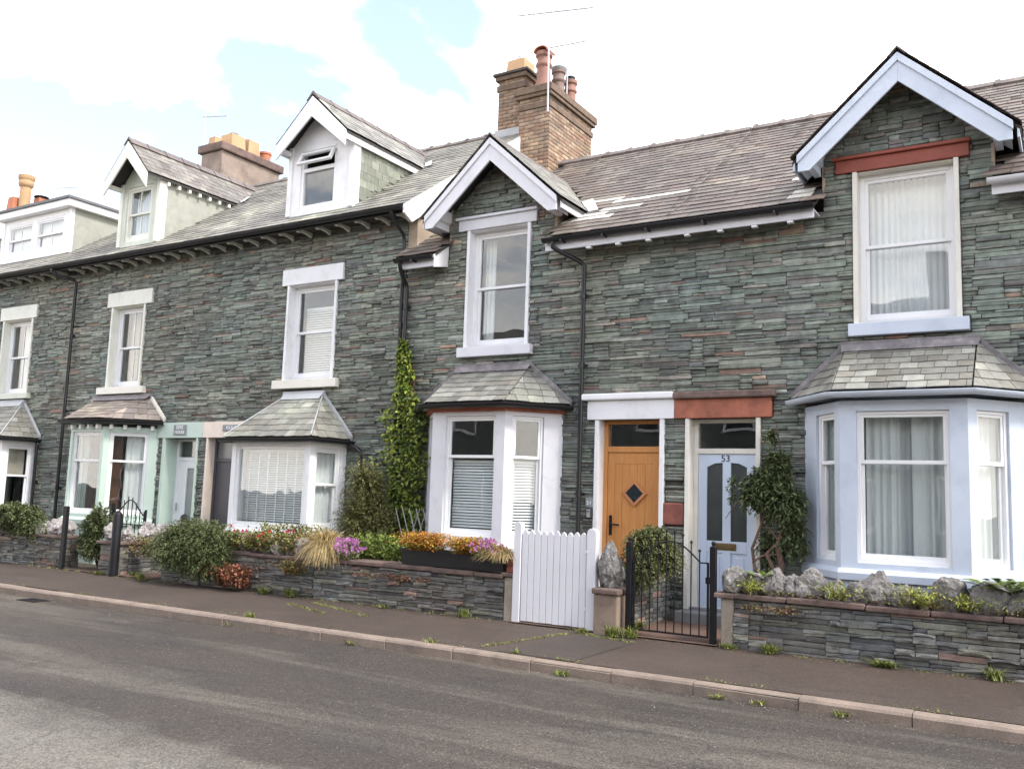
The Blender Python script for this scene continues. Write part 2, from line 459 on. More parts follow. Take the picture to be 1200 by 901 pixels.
def asphalt(name, base, warm, light, patchpos, kind):
    m, nt, b = new_mat(name)
    L = nt.links.new
    geo = N(nt, 'ShaderNodeNewGeometry')
    P = geo.outputs['Position']

    def noise(sx, sy, scale, detail, rough, dist=0.0):
        mpn = N(nt, 'ShaderNodeMapping'); mpn.inputs['Scale'].default_value = (sx, sy, 1)
        L(P, mpn.inputs['Vector'])
        n = N(nt, 'ShaderNodeTexNoise', Scale=scale, Detail=detail, Roughness=rough, Distortion=dist)
        L(mpn.outputs[0], n.inputs['Vector'])
        return n.outputs['Fac']

    def rng(v, a, bb, c, d):
        r = N(nt, 'ShaderNodeMapRange')
        for k, x in zip(('From Min', 'From Max', 'To Min', 'To Max'), (a, bb, c, d)):
            r.inputs[k].default_value = x
        L(v, r.inputs['Value'])
        return r.outputs[0]

    def mixc(fac, c1, c2):
        mm = N(nt, 'ShaderNodeMixRGB')
        L(fac, mm.inputs['Fac'])
        for inp, c in (('Color1', c1), ('Color2', c2)):
            if isinstance(c, tuple):
                mm.inputs[inp].default_value = (*c, 1)
            else:
                L(c, mm.inputs[inp])
        return mm.outputs[0]
    c = mixc(rng(noise(1, 1, 0.7, 6, 0.6), 0.35, 0.65, 0, 1), base, warm)
    # worn, paler lanes running along the street
    if kind == 'road':
        lane = noise(0.16, 1.0, 1.1, 6, 0.62, 0.5)
        c = mixc(rng(lane, 0.50, 0.64, 0, 0.85), c, light)
        c = mixc(rng(noise(0.3, 1.0, 0.9, 5, 0.6, 0.3), 0.56, 0.66, 0, 0.6), c, (0.034, 0.031, 0.030))
        # patch of bare chippings where the top coat has worn away (its own outline)
        sepn = N(nt, 'ShaderNodeSeparateXYZ'); L(P, sepn.inputs[0])
        d1 = N(nt, 'ShaderNodeMath', operation='MULTIPLY_ADD'); d1.inputs[1].default_value = 0.03; d1.inputs[2].default_value = 0.0
        L(sepn.outputs['X'], d1.inputs[0])
        d2 = N(nt, 'ShaderNodeMath', operation='ADD'); L(d1.outputs[0], d2.inputs[0]); L(sepn.outputs['Y'], d2.inputs[1])
        edge = noise(1, 1, 1.1, 5, 0.6)
        d3 = N(nt, 'ShaderNodeMath', operation='MULTIPLY_ADD'); d3.inputs[1].default_value = 1.5; L(edge, d3.inputs[0]); L(d2.outputs[0], d3.inputs[2])
        f = rng(d3.outputs[0], -7.15, -6.65, .9, 0)
        f2 = rng(d3.outputs[0], -8.3, -7.8, 0, 1)
        mu = N(nt, 'ShaderNodeMath', operation='MULTIPLY'); L(f, mu.inputs[0]); L(f2, mu.inputs[1])
        c = mixc(mu.outputs[0], c, (0.150, 0.138, 0.118))
    else:
        c = mixc(rng(noise(0.5, 1.0, 2.0, 7, 0.7, 0.4), 0.55, 0.68, 0, 0.5), c, light)
    # chippings
    vor = N(nt, 'ShaderNodeTexVoronoi', Scale=95.0 if kind == 'road' else 150.0)
    L(P, vor.inputs['Vector'])
    sp = N(nt, 'ShaderNodeSeparateColor'); L(vor.outputs['Color'], sp.inputs[0])
    k = rng(sp.outputs[0], 0, 1, 0.5, 1.5)
    sca = N(nt, 'ShaderNodeVectorMath', operation='SCALE'); L(c, sca.inputs[0]); L(k, sca.inputs['Scale'])
    c = sca.outputs[0]
    if kind == 'road':
        k2 = rng(sp.outputs[1], 0.985, 0.995, 0, 0.5)
        c = mixc(k2, c, (0.30, 0.28, 0.25))
    # cracks
    vc = N(nt, 'ShaderNodeTexVoronoi', feature='DISTANCE_TO_EDGE', Scale=0.55)
    wob = N(nt, 'ShaderNodeTexNoise', Scale=3.0, Detail=5.0, Roughness=0.7); L(P, wob.inputs['Vector'])
    addv = N(nt, 'ShaderNodeVectorMath', operation='MULTIPLY_ADD'); addv.inputs[1].default_value = (0.5, 0.5, 0)
    L(wob.outputs['Color'], addv.inputs[0]); L(P, addv.inputs[2]); L(addv.outputs[0], vc.inputs['Vector'])
    ck = rng(vc.outputs['Distance'], 0.0, 0.008, 0.55, 0)
    c = mixc(ck, c, (0.028, 0.026, 0.024))
    L(c, b.inputs['Base Color'])
    L(rng(noise(0.4, 1, 1.0, 4, 0.6), 0.35, 0.65, 0.62, 0.85), b.inputs['Roughness'])
    b.inputs['Specular IOR Level'].default_value = 0.35
    fine = N(nt, 'ShaderNodeTexNoise', Scale=90.0, Detail=3.0, Roughness=0.7); L(P, fine.inputs['Vector'])
    bp = N(nt, 'ShaderNodeBump', Strength=0.5 if kind == 'road' else 0.3, Distance=0.006)
    mxh = N(nt, 'ShaderNodeMath', operation='ADD'); L(fine.outputs['Fac'], mxh.inputs[0]); L(vor.outputs['Distance'], mxh.inputs[1])
    L(mxh.outputs[0], bp.inputs['Height']); L(bp.outputs[0], b.inputs['Normal'])
    return m


ROADM = asphalt('road_asphalt', (0.042, 0.036, 0.032), (0.056, 0.045, 0.037), (0.112, 0.098, 0.080), None, 'road')
PAVEM = asphalt('pavement_asphalt', (0.056, 0.041, 0.033), (0.070, 0.052, 0.042), (0.086, 0.066, 0.053), None, 'pave')


# ------------------------------------------------------------------ masonry: packing, stones, slates
def pack(x0, x1, z0, z1, rng, hs, ws):
    """random rubble: always fill the lowest gap of the skyline with one more stone"""
    segs = [[x0, x1, z0]]
    out = []
    while True:
        i = min(range(len(segs)), key=lambda k: segs[k][2])
        a, b, z = segs[i]
        if z >= z1 - 0.012:
            break
        Lw = b - a
        nl = segs[i - 1][2] - z if i else None
        nr = segs[i + 1][2] - z if i < len(segs) - 1 else None
        h = rng.triangular(hs[0], hs[1], hs[0] + (hs[1] - hs[0]) * 0.28)
        w = math.exp(rng.uniform(math.log(ws[0]), math.log(ws[1]))) * (0.75 + 3.5 * h)
        if Lw - w < ws[0] * 0.7:
            w = Lw if Lw < ws[1] * 1.3 else Lw * rng.uniform(0.4, 0.6)
        for d in (nl, nr):
            if d is not None and abs(d - h) < 0.016:
                h = d
        if w == Lw and Lw < ws[0] * 0.8:
            ds = [d for d in (nl, nr) if d is not None]
            h = min(min(ds), hs[1] * 1.2) if ds else h
        h = min(h, z1 - z)
        if z1 - z - h < hs[0] * 0.6:
            h = z1 - z
        left = rng.random() < 0.5
        xa = a if left else b - w
        out.append((xa, z, xa + w, z + h))
        new = []
        if w < Lw - 1e-6:
            new = [[a, a + w, z + h], [a + w, b, z]] if left else [[a, b - w, z], [b - w, b, z + h]]
        else:
            new = [[a, b, z + h]]
        segs[i:i + 1] = new
        k = 0
        while k < len(segs) - 1:
            if abs(segs[k][2] - segs[k + 1][2]) < 1e-4:
                segs[k][1] = segs[k + 1][1]; del segs[k + 1]
            else:
                k += 1
    return out


def cut(rects, holes):
    for (hx0, hz0, hx1, hz1) in holes:
        nxt = []
        for (a, b, c, d) in rects:
            if c <= hx0 or a >= hx1 or d <= hz0 or b >= hz1:
                nxt.append((a, b, c, d)); continue
            if a < hx0: nxt.append((a, b, hx0, d))
            if c > hx1: nxt.append((hx1, b, c, d))
            m0, m1 = max(a, hx0), min(c, hx1)
            if b < hz0: nxt.append((m0, b, m1, hz0))
            if d > hz1: nxt.append((m0, hz1, m1, d))
        rects = [r for r in nxt if r[2] - r[0] > 0.03 and r[3] - r[1] > 0.014]
    return rects


def clip_poly(pts, planes):
    """2-D clip of a polygon by half planes (a, b, c): a x + b z <= c"""
    for (a, b, c) in planes:
        out = []
        for i in range(len(pts)):
            p, q = pts[i], pts[(i + 1) % len(pts)]
            dp, dq = a * p[0] + b * p[1] - c, a * q[0] + b * q[1] - c
            if dp <= 0: out.append(p)
            if (dp < 0 < dq) or (dq < 0 < dp):
                t = dp / (dp - dq)
                out.append((p[0] + (q[0] - p[0]) * t, p[1] + (q[1] - p[1]) * t))
        pts = out
        if len(pts) < 3:
            return []
    return pts


def stone_variants(n, jit=1.0):
    """unit stones: x, z in -0.5..0.5, back at y = 0, face near y = -1"""
    res = []
    for k in range(n):
        r = random.Random(100 + k)
        j = lambda s: r.uniform(-s, s) * jit
        base = [(-.5, -.5), (-.17, -.5), (.17, -.5), (.5, -.5), (.5, 0), (.5, .5), (.17, .5), (-.17, .5), (-.5, .5), (-.5, 0)]
        ring = []
        for (x, z) in base:
            cx = abs(x) == .5 and abs(z) == .5
            ring.append((x * (1 - (j(.03) if abs(x) == .5 else 0)) + (j(.06) if abs(x) < .3 else 0), z * (1 + j(.085) - (.05 if cx else 0))))
        V = [(x, 0.0, z) for x, z in ring]
        V += [(x, -.80 + j(.1), z) for x, z in ring]
        V += [(x * .988, -1 + j(.14), z * .93) for x, z in ring]
        V += [(-.2 + j(.05), -1 + j(.12), j(.12)), (.2 + j(.05), -1 + j(.12), j(.12))]
        m = len(ring)
        F = []
        for q in range(2):
            for i in range(m):
                a0, a1 = q * m + i, q * m + (i + 1) % m
                F += [(a0, a1, a1 + m), (a0, a1 + m, a0 + m)]
        o = 2 * m
        c0, c1 = 3 * m, 3 * m + 1
        for i, c in ((0, c0), (1, None), (2, c1), (3, c1), (4, c1), (5, c1), (6, None), (7, c0), (8, c0), (9, c0)):
            if c is None:
                p, q = o + i, o + i + 1
                F += [(p, q, c1 if i == 1 else c0), (p, c1, c0)] if i == 1 else [(p, q, c0), (p, c0, c1)]
            else:
                F.append((o + i, o + (i + 1) % m, c))
        res.append((np.array(V, np.float32), np.array(F, np.int32)))
    return res


STV = stone_variants(14)


def var_meshes(name, variants, mat):
    ms = []
    for v, f in variants:
        me = bpy.data.meshes.new(name)
        me.from_pydata([tuple(map(float, p)) for p in v], [], [tuple(map(int, q)) for q in f])
        me.materials.append(mat)
        ms.append(me)
    return ms


STM = {}


def lay_stones(rects, parent, T, mats, palette, rng, depth=(0.03, 0.055), gap=0.007, planes=None, limit=300, name='stone', tilt=0.5, infill='stone_infill'):
    """rects in the local (x, z) plane of T (local -y is the face). The largest become children, the others one joined part."""
    if mats[0].name not in STM:
        STM[mats[0].name] = var_meshes(name, STV, mats[0])
    meshes = STM[mats[0].name]
    items, polys = [], []
    for (a, b, c, d) in rects:
        if planes:
            p = clip_poly([(a, b), (c, b), (c, d), (a, d)], planes)
            if not p: continue
            ar = 0.5 * abs(sum(p[i][0] * p[(i + 1) % len(p)][1] - p[(i + 1) % len(p)][0] * p[i][1] for i in range(len(p))))
            if ar < (c - a) * (d - b) * 0.995:
                if ar > 0.0006: polys.append(p)
                continue
        items.append((a, b, c, d))
    camp = Vector(CAM_LOC)

    def seen(r):
        P = T @ Vector(((r[0] + r[2]) / 2, 0, (r[1] + r[3]) / 2))
        q = ROT.T @ np.array(P - camp)
        if q[2] > -0.5: return 0
        u, v = q[0] / -q[2], q[1] / -q[2]
        if abs(u) > 0.57 or abs(v) > 0.43: return 0
        return (r[2] - r[0]) * (r[3] - r[1]) / q[2] ** 2
    items.sort(key=seen, reverse=True)
    org = ORG[parent.name]
    rot = T.to_3x3()
    vs, fs, cs, n0 = [], [], [], 0
    Tn = np.array(T, np.float32)
    for i, (a, b, c, d) in enumerate(items):
        k = rng.randrange(len(STV))
        w, h = c - a - gap * rng.uniform(0.6, 1.5), d - b - gap * rng.uniform(0.6, 1.5)
        dp = rng.uniform(*depth)
        colr = palette(rng)
        Pw = T @ Vector(((a + c) / 2, 0, (b + d) / 2))
        nv, nb = mnoise.noise(Pw * .55), mnoise.noise(Pw * .8 + Vector((7, 3, 1)))
        colr = (colr[0] * (1 + .28 * nv + .10 * nb), colr[1] * (1 + .28 * nv), colr[2] * (1 + .28 * nv - .08 * nb))
        ang = R(rng.uniform(-tilt, tilt)) * min(1, 0.2 / max(w, 0.05))
        fl = rng.choice((-1, 1))
        if i < limit and seen((a, b, c, d)) > 0:
            o = bpy.data.objects.new(name, meshes[k])
            COL.objects.link(o)
            o.parent = parent
            M = T @ Matrix.Translation(((a + c) / 2, 0, (b + d) / 2)) @ Matrix.Rotation(ang, 4, 'Y') @ Matrix.Diagonal((w, dp, h, 1))
            M.translation = M.translation - org
            o.matrix_basis = M
            o.color = (*colr, 1)
        else:
            v, f = STV[k]
            q = v * np.array([w * fl, dp, h], np.float32)
            ca, sa = math.cos(ang), math.sin(ang)
            x, z = q[:, 0] * ca + q[:, 2] * sa + (a + c) / 2, -q[:, 0] * sa + q[:, 2] * ca + (b + d) / 2
            p = np.stack([x, q[:, 1], z, np.ones(len(x), np.float32)], 1) @ Tn.T
            vs.append(p[:, :3]); fs.append((f if fl > 0 else f[:, ::-1]) + n0); n0 += len(v)
            cs.append(np.tile(np.array(colr, np.float32), (len(v), 1)))
    for p in polys:
        colr = palette(rng); dp = rng.uniform(*depth)
        n = len(p)
        cx, cz = sum(q[0] for q in p) / n, sum(q[1] for q in p) / n
        ring = [(cx + (q[0] - cx) * .96, cz + (q[1] - cz) * .93) for q in p]
        v = np.array([(q[0], 0, q[1]) for q in ring] + [(q[0], -dp * .8, q[1]) for q in ring] + [(cx + (q[0] - cx) * .93, -dp, cz + (q[1] - cz) * .88) for q in ring] + [(cx, -dp, cz)], np.float32)
        f = []
        for q in range(2):
            for i in range(n):
                a0, a1 = q * n + i, q * n + (i + 1) % n
                f += [(a0, a1, a1 + n), (a0, a1 + n, a0 + n)]
        f += [(2 * n + i, 2 * n + (i + 1) % n, 3 * n) for i in range(n)]
        pp = np.concatenate([v, np.ones((len(v), 1), np.float32)], 1) @ Tn.T
        vs.append(pp[:, :3]); fs.append(np.array(f, np.int32) + n0); n0 += len(v)
        cs.append(np.tile(np.array(colr, np.float32), (len(v), 1)))
    if vs:
        np_mesh(infill, np.concatenate(vs), np.concatenate(fs), mats[1], parent, cols=np.concatenate(cs), kind='stuff')


def pal_facade(bright=1.0, rust=0.035):
    def f(r):
        q = r.random()
        k = r.uniform(0.66, 1.32) * bright * 1.44
        if q < rust:
            c = r.choice([(0.180, 0.120, 0.090), (0.195, 0.148, 0.110), (0.150, 0.098, 0.076), (0.185, 0.158, 0.122)])
        elif q < rust + 0.10:
            c = r.choice([(0.142, 0.126, 0.108), (0.118, 0.108, 0.098), (0.165, 0.150, 0.128)])
        elif q < rust + 0.28:
            c = (0.104, 0.109, 0.098)
        elif q < rust + 0.52:
            c = (0.162, 0.168, 0.142)
        else:
            c = (0.130, 0.146, 0.119)
        return tuple(x * k for x in c)
    return f


def pal_garden(r):
    k = r.uniform(0.65, 1.35)
    c = r.choice([(0.140, 0.138, 0.126), (0.120, 0.120, 0.112), (0.165, 0.162, 0.142), (0.135, 0.124, 0.112), (0.185, 0.178, 0.155), (0.11, 0.108, 0.105), (0.16, 0.155, 0.12)])
    if r.random() < 0.05: c = (0.22, 0.15, 0.12)
    return tuple(x * k for x in c)


def pal_roof(kind):
    def f(r):
        k = r.uniform(0.78, 1.22)
        if kind == 'left':
            c = r.choice([(0.245, 0.236, 0.205), (0.225, 0.218, 0.192), (0.265, 0.252, 0.215), (0.21, 0.196, 0.172), (0.185, 0.175, 0.158)])
        elif kind == 'right':
            c = r.choice([(0.124, 0.096, 0.082), (0.135, 0.103, 0.086), (0.108, 0.086, 0.077), (0.150, 0.126, 0.105), (0.128, 0.108, 0.092)])
        elif kind == 'mixed':
            c = r.choice([(0.165, 0.140, 0.124), (0.20, 0.182, 0.155), (0.185, 0.162, 0.142), (0.205, 0.192, 0.168)])
        elif kind == 'pink':
            c = r.choice([(0.26, 0.215, 0.182), (0.28, 0.235, 0.20), (0.235, 0.198, 0.17), (0.215, 0.185, 0.165)])
        else:
            c = r.choice([(0.19, 0.188, 0.165), (0.22, 0.22, 0.195), (0.17, 0.167, 0.15), (0.255, 0.252, 0.225), (0.20, 0.19, 0.162)])
        return tuple(x * k for x in c)
    return f


def slate_variants():
    res = []
    for k in range(6):
        r = random.Random(k + 5)
        j = lambda s: r.uniform(-s, s)
        b = [(-.5, -.5 + j(.04)), (-.1 + j(.2), -.5 + j(.05)), (.5, -.5 + j(.04)), (.5, .5), (-.5, .5)]
        V = [(x, y, 1.0) for x, y in b] + [(x, y, 0.0) for x, y in b]
        F = [(0, 1, 4), (1, 3, 4), (1, 2, 3)] + [t for i in range(5) for t in ((i, (i + 1) % 5 + 5, (i + 1) % 5), (i, i + 5, (i + 1) % 5 + 5))]
        res.append((np.array(V, np.float32), np.array(F, np.int32)))
    return res


SLV = slate_variants()
SLM = var_meshes('slate', SLV, SLATE[0])


ROOF_SPOTS = [(-6.05, .12, .55, .10), (-5.55, .30, .45, .10), (-5.25, .62, .55, .10), (-6.45, .35, .25, .10), (-2.9, -.15, .25, .12), (-6.1, .75, .2, .09)]


def lay_slates(parent, O, U, V, polyfn, vmax, pal, rng, e=0.19, w=(0.2, 0.34), limit=300, thick=0.011, keep=None, infill='slate_infill'):
    """slates on the plane O + u U + v V. polyfn(v) -> (u0, u1) extent of the course at height v."""
    O, U, V = Vector(O), Vector(U).normalized(), Vector(V).normalized()
    Nn = U.cross(V).normalized()
    if Nn.z < 0: Nn = -Nn
    org = ORG[parent.name]
    camp = Vector(CAM_LOC)
    recs = []
    nrow = int(math.ceil(vmax / e))
    for r_ in range(nrow):
        v0 = r_ * e
        v1 = min(v0 + e * 1.25, vmax)
        a0, a1 = polyfn(v0)
        t0, t1 = polyfn(v1)
        u = min(a0, t0) - rng.uniform(0, w[0]) * (1 if r_ % 2 else 0.5)
        end = max(a1, t1)
        while u < end - 0.01:
            ww = rng.uniform(*w)
            lo0, lo1 = max(u, a0), min(u + ww, a1)
            hi0, hi1 = max(u, t0), min(u + ww, t1)
            u += ww
            if lo1 - lo0 < 0.015 and hi1 - hi0 < 0.015: continue
            if lo1 < lo0: lo0 = lo1 = min(max(lo0, a0), a1)
            if hi1 < hi0: hi0 = hi1 = min(max(hi0, t0), t1)
            c = O + U * ((lo0 + lo1) / 2) + V * ((v0 + v1) / 2)
            if keep and not keep(c): continue
            dd = (c - camp).length
            rect = abs(lo0 - hi0) < 1e-4 and abs(lo1 - hi1) < 1e-4
            q = ROT.T @ np.array(c - camp)
            vis = q[2] < -0.5 and abs(q[0] / q[2]) < 0.57 and abs(q[1] / q[2]) < 0.43
            recs.append(((lo1 - lo0) / dd ** 2 if vis else 0, lo0, lo1, hi0, hi1, v0, v1, rect))
    recs.sort(key=lambda t: -t[0])
    vs, fs, cs, n0 = [], [], [], 0
    rise = thick * 1.25
    for i, (sz, lo0, lo1, hi0, hi1, v0, v1, rect) in enumerate(recs):
        colr = pal(rng)
        cw = O + U * ((lo0 + lo1) / 2) + V * v0
        nv = mnoise.noise(Vector((cw.x * .9, cw.y * 1.6, 3.3)))
        if nv > .34: colr = tuple(c * (1 + .7 * min(1, (nv - .34) * 3)) * t for c, t in zip(colr, (1, 1.03, .98)))
        elif nv < -.25: colr = tuple(c * .8 for c in colr)
        if abs(U.x) > .9 and O.z > 5 and O.z < 5.6 and any(((cw.x - q[0]) / q[2]) ** 2 + ((cw.y - q[1]) / q[3]) ** 2 < 1 for q in ROOF_SPOTS):
            q_ = rng.uniform(.85, 1.15); colr = (.46 * q_, .45 * q_, .40 * q_)      # lime-washed repairs
        g = 0.003
        k = rng.randrange(len(SLV))
        v0j = v0 + rng.uniform(-0.006, 0.006)
        lift = rng.uniform(0, 0.004)
        if rect:
            ln = v1 - v0j
            tiltv = (V * ln - Nn * rise).normalized()
            n2 = U.cross(tiltv)
            if n2.z < 0: n2 = -n2
            ctr = O + U * ((lo0 + lo1) / 2) + V * ((v0j + v1) / 2) + Nn * (rise / 2 + 0.004 + lift)
            skew = R(rng.uniform(-0.5, 0.5))
            U2 = (U * math.cos(skew) + tiltv * math.sin(skew))
            V2 = (tiltv * math.cos(skew) - U * math.sin(skew))
            M = Matrix((U2 * (lo1 - lo0 - 2 * g), V2 * ln, n2 * thick)).transposed().to_4x4()
            M.translation = ctr
            if i < limit and sz > 0:
                o = bpy.data.objects.new('slate', SLM[k]); COL.objects.link(o); o.parent = parent
                M.translation = ctr - org
                o.matrix_basis = M
                o.color = (*colr, 1)
                continue
            v, f = SLV[k]
            p = np.concatenate([v, np.ones((len(v), 1), np.float32)], 1) @ np.array(M, np.float32).T
            p = p[:, :3]
        else:
            P = []
            for up in (thick, 0.0):
                for (uu, vv, hh) in ((lo0 + g, v0j, rise), (lo1 - g, v0j, rise), (hi1 - g, v1, 0), (hi0 + g, v1, 0)):
                    P.append(O + U * uu + V * vv + Nn * (hh + up + 0.004 + lift))
            p = np.array([tuple(q) for q in P], np.float32)
            f = np.array([(0, 1, 2), (0, 2, 3)] + [t for a in range(4) for t in ((a, (a + 1) % 4 + 4, (a + 1) % 4), (a, a + 4, (a + 1) % 4 + 4))], np.int32)
            if i < limit and sz > 0:
                me = bpy.data.meshes.new('slate')
                me.from_pydata([tuple(Vector(map(float, q)) - org) for q in p], [], [tuple(map(int, q)) for q in f])
                me.materials.append(SLATE[0])
                o = bpy.data.objects.new('slate', me); COL.objects.link(o); o.parent = parent
                o.color = (*colr, 1)
                continue
        vs.append(p); fs.append(f + n0); n0 += len(p)
        cs.append(np.tile(np.array(colr, np.float32), (len(p), 1)))
    if vs:
        np_mesh(infill, np.concatenate(vs), np.concatenate(fs), SLATE[1], parent, cols=np.concatenate(cs), kind='stuff')


def wall_cells(x0, x1, z0, z1, holes, y0, y1, mb):
    xs = sorted({x0, x1, *[max(x0, min(x1, h[k])) for h in holes for k in (0, 2)]})
    zs = sorted({z0, z1, *[max(z0, min(z1, h[k])) for h in holes for k in (1, 3)]})
    for a, b in zip(xs, xs[1:]):
        run = None
        for c, d in zip(zs, zs[1:]):
            m = ((a + b) / 2, (c + d) / 2)
            if any(h[0] < m[0] < h[2] and h[1] < m[1] < h[3] for h in holes):
                if run: mb.box(a, b, y0, y1, *run); run = None
            else:
                run = (run[0], d) if run else (c, d)
        if run: mb.box(a, b, y0, y1, *run)


def face_T(P, Q):
    """local x from P to Q (horizontal), local -y outwards to the right of travel... i.e. towards the street"""
    d = Vector((Q[0] - P[0], Q[1] - P[1], 0)).normalized()
    n = Vector((-d.y, d.x, 0))
    M = Matrix.Identity(4)
    M.col[0][:3] = d; M.col[1][:3] = n; M.col[2][:3] = (0, 0, 1)
    M.translation = (P[0], P[1], 0)
    return M


ID4 = Matrix.Identity(4)


def text_mesh(body, size, T, mat, parent, name='lettering', depth=0.002):
    cu = bpy.data.curves.new(name, 'FONT')
    cu.body = body; cu.size = size; cu.align_x = 'CENTER'; cu.align_y = 'CENTER'; cu.extrude = depth
    ob = bpy.data.objects.new(name, cu); COL.objects.link(ob)
    dg = bpy.context.evaluated_depsgraph_get()
    me = bpy.data.meshes.new_from_object(ob.evaluated_get(dg))
    bpy.data.objects.remove(ob)
    me.transform(T @ Matrix.Rotation(R(90), 4, 'X'))
    o = ORG[parent.name]
    me.transform(Matrix.Translation(-o))
    me.materials.clear(); me.materials.append(mat)
    return link(name, me, parent)


def rail_frame(mb, a0, a1, z0, z1, y0, y1, sl, sr, st, sb):
    mb.box(a0, a0 + sl, y0, y1, z0, z1)
    mb.box(a1 - sr, a1, y0, y1, z0, z1)
    mb.box(a0 + sl, a1 - sr, y0 + .001, y1 - .001, z1 - st, z1)
    mb.box(a0 + sl, a1 - sr, y0 + .001, y1 - .001, z0, z0 + sb)


def sash_window(T, a0, a1, z0, z1, y, win, mat, mid=None, fr=0.055, bars_top=0, bars_bot=0, sash=0.045, glass=None):
    """frame and two sashes; win = the window part that carries them"""
    g = glass or GLASS
    mid = mid if mid is not None else (z0 + z1) / 2
    m = MB(T); rail_frame(m, a0, a1, z0, z1, y, y + 0.09, fr, fr, fr, fr * 1.3)
    m.build('frame', mat, win, bevel=0.004)
    for nm, b0, b1, yy, bars in (('upper_sash', mid - 0.02, z1 - fr, y + 0.015, bars_top), ('lower_sash', z0 + fr * 1.3, mid + 0.02, y + 0.05, bars_bot)):
        m = MB(T)
        rail_frame(m, a0 + fr, a1 - fr, b0, b1, yy, yy + 0.035, sash, sash, sash if nm == 'upper_sash' else 0.042, 0.042 if nm == 'upper_sash' else sash * 1.7)
        for k in range(bars):
            x = a0 + fr + (a1 - a0 - 2 * fr) * (k + 1) / (bars + 1)
            m.box(x - 0.011, x + 0.011, yy + 0.004, yy + 0.03, b0 + 0.04, b1 - 0.04)
        m.build(nm, mat, win, bevel=0.003)
        m = MB(T)
        m.box(a0 + fr + sash - .006, a1 - fr - sash + .006, yy + 0.014, yy + 0.018, b0 + 0.036, b1 - 0.036)
        m.build('pane', g, win)


def curtain(T, a0, a1, z0, z1, y, label, mat=CURTAIN, waves=9, amp=0.03, gather=0.0, group=None, cat='curtain'):
    """wavy hanging cloth with thickness"""
    n = waves * 8
    rr = random.Random(int(abs(a0) * 977 + z0 * 131))
    ph = [rr.uniform(0, 6.28) for _ in range(4)]
    vs, fs = [], []
    rows = 6
    for j in range(rows + 1):
        t = j / rows
        z = z1 + (z0 - z1) * t
        for side in (0, 1):
            for i in range(n + 1):
                s = i / n
                x = a0 + (a1 - a0) * s
                yy = y + amp * (math.sin(s * waves * 6.283 + ph[0] + 0.5 * math.sin(s * 11 + ph[1])) * (0.6 + 0.4 * math.sin(s * 7 + ph[2]))) * (0.75 + 0.4 * t) + side * 0.004
                if gather:
                    x = x + gather * math.sin(math.pi * min(1, t * 1.1)) * (1 - s) * 0
                vs.append(T @ Vector((x, yy, z)))
    w = n + 1
    for j in range(rows):
        for side in (0, 1):
            for i in range(n):
                a = (j * 2 + side) * w + i
                b = ((j + 1) * 2 + side) * w + i
                fs.append((a, a + 1, b + 1, b))
    c = T @ Vector(((a0 + a1) / 2, y, z0))
    o = np_mesh('curtain', [tuple(v) for v in vs], fs, mat, org=tuple(c), smooth=True)
    tag(o, label, cat, group)
    return o


def blind(T, a0, a1, z0, z1, y, label, pitch=0.045, tilt=25, tapes=0, group=None, mat=BLINDW):
    c = T @ Vector(((a0 + a1) / 2, y, z1))
    th = thing('venetian_blind', label, 'blind', tuple(c), group)
    MB(T).box(a0, a1, y - 0.02, y + 0.02, z1 - 0.04, z1).build('head_rail', mat, th)
    n = int((z1 - 0.05 - z0) / pitch)
    m = MB(Matrix.Identity(4))
    m.box(-(a1 - a0) / 2, (a1 - a0) / 2, -0.017, 0.017, -0.0012, 0.0012)
    sl = None
    for k in range(n):
        z = z1 - 0.06 - k * pitch
        if sl is None:
            me = bpy.data.meshes.new('slat'); me.from_pydata(m.v, [], m.f); me.materials.append(mat); sl = me
        o = bpy.data.objects.new('slat', sl); COL.objects.link(o); o.parent = th
        Mx = T @ Matrix.Translation(((a0 + a1) / 2, y, z)) @ Matrix.Rotation(R(tilt), 4, 'X')
        Mx.translation = Mx.translation - c
        o.matrix_basis = Mx
    MB(T).box(a0, a1, y - 0.012, y + 0.012, z1 - 0.06 - n * pitch - 0.008, z1 - 0.06 - n * pitch + 0.008).build('bottom_rail', mat, th)
    for k in range(tapes):
        x = a0 + (a1 - a0) * (k + 0.5) / tapes
        MB(T).box(x - 0.012, x + 0.012, y - 0.024, y - 0.021, z1 - 0.06 - n * pitch, z1 - 0.02).build('ladder_tape', mat, th)
    return th


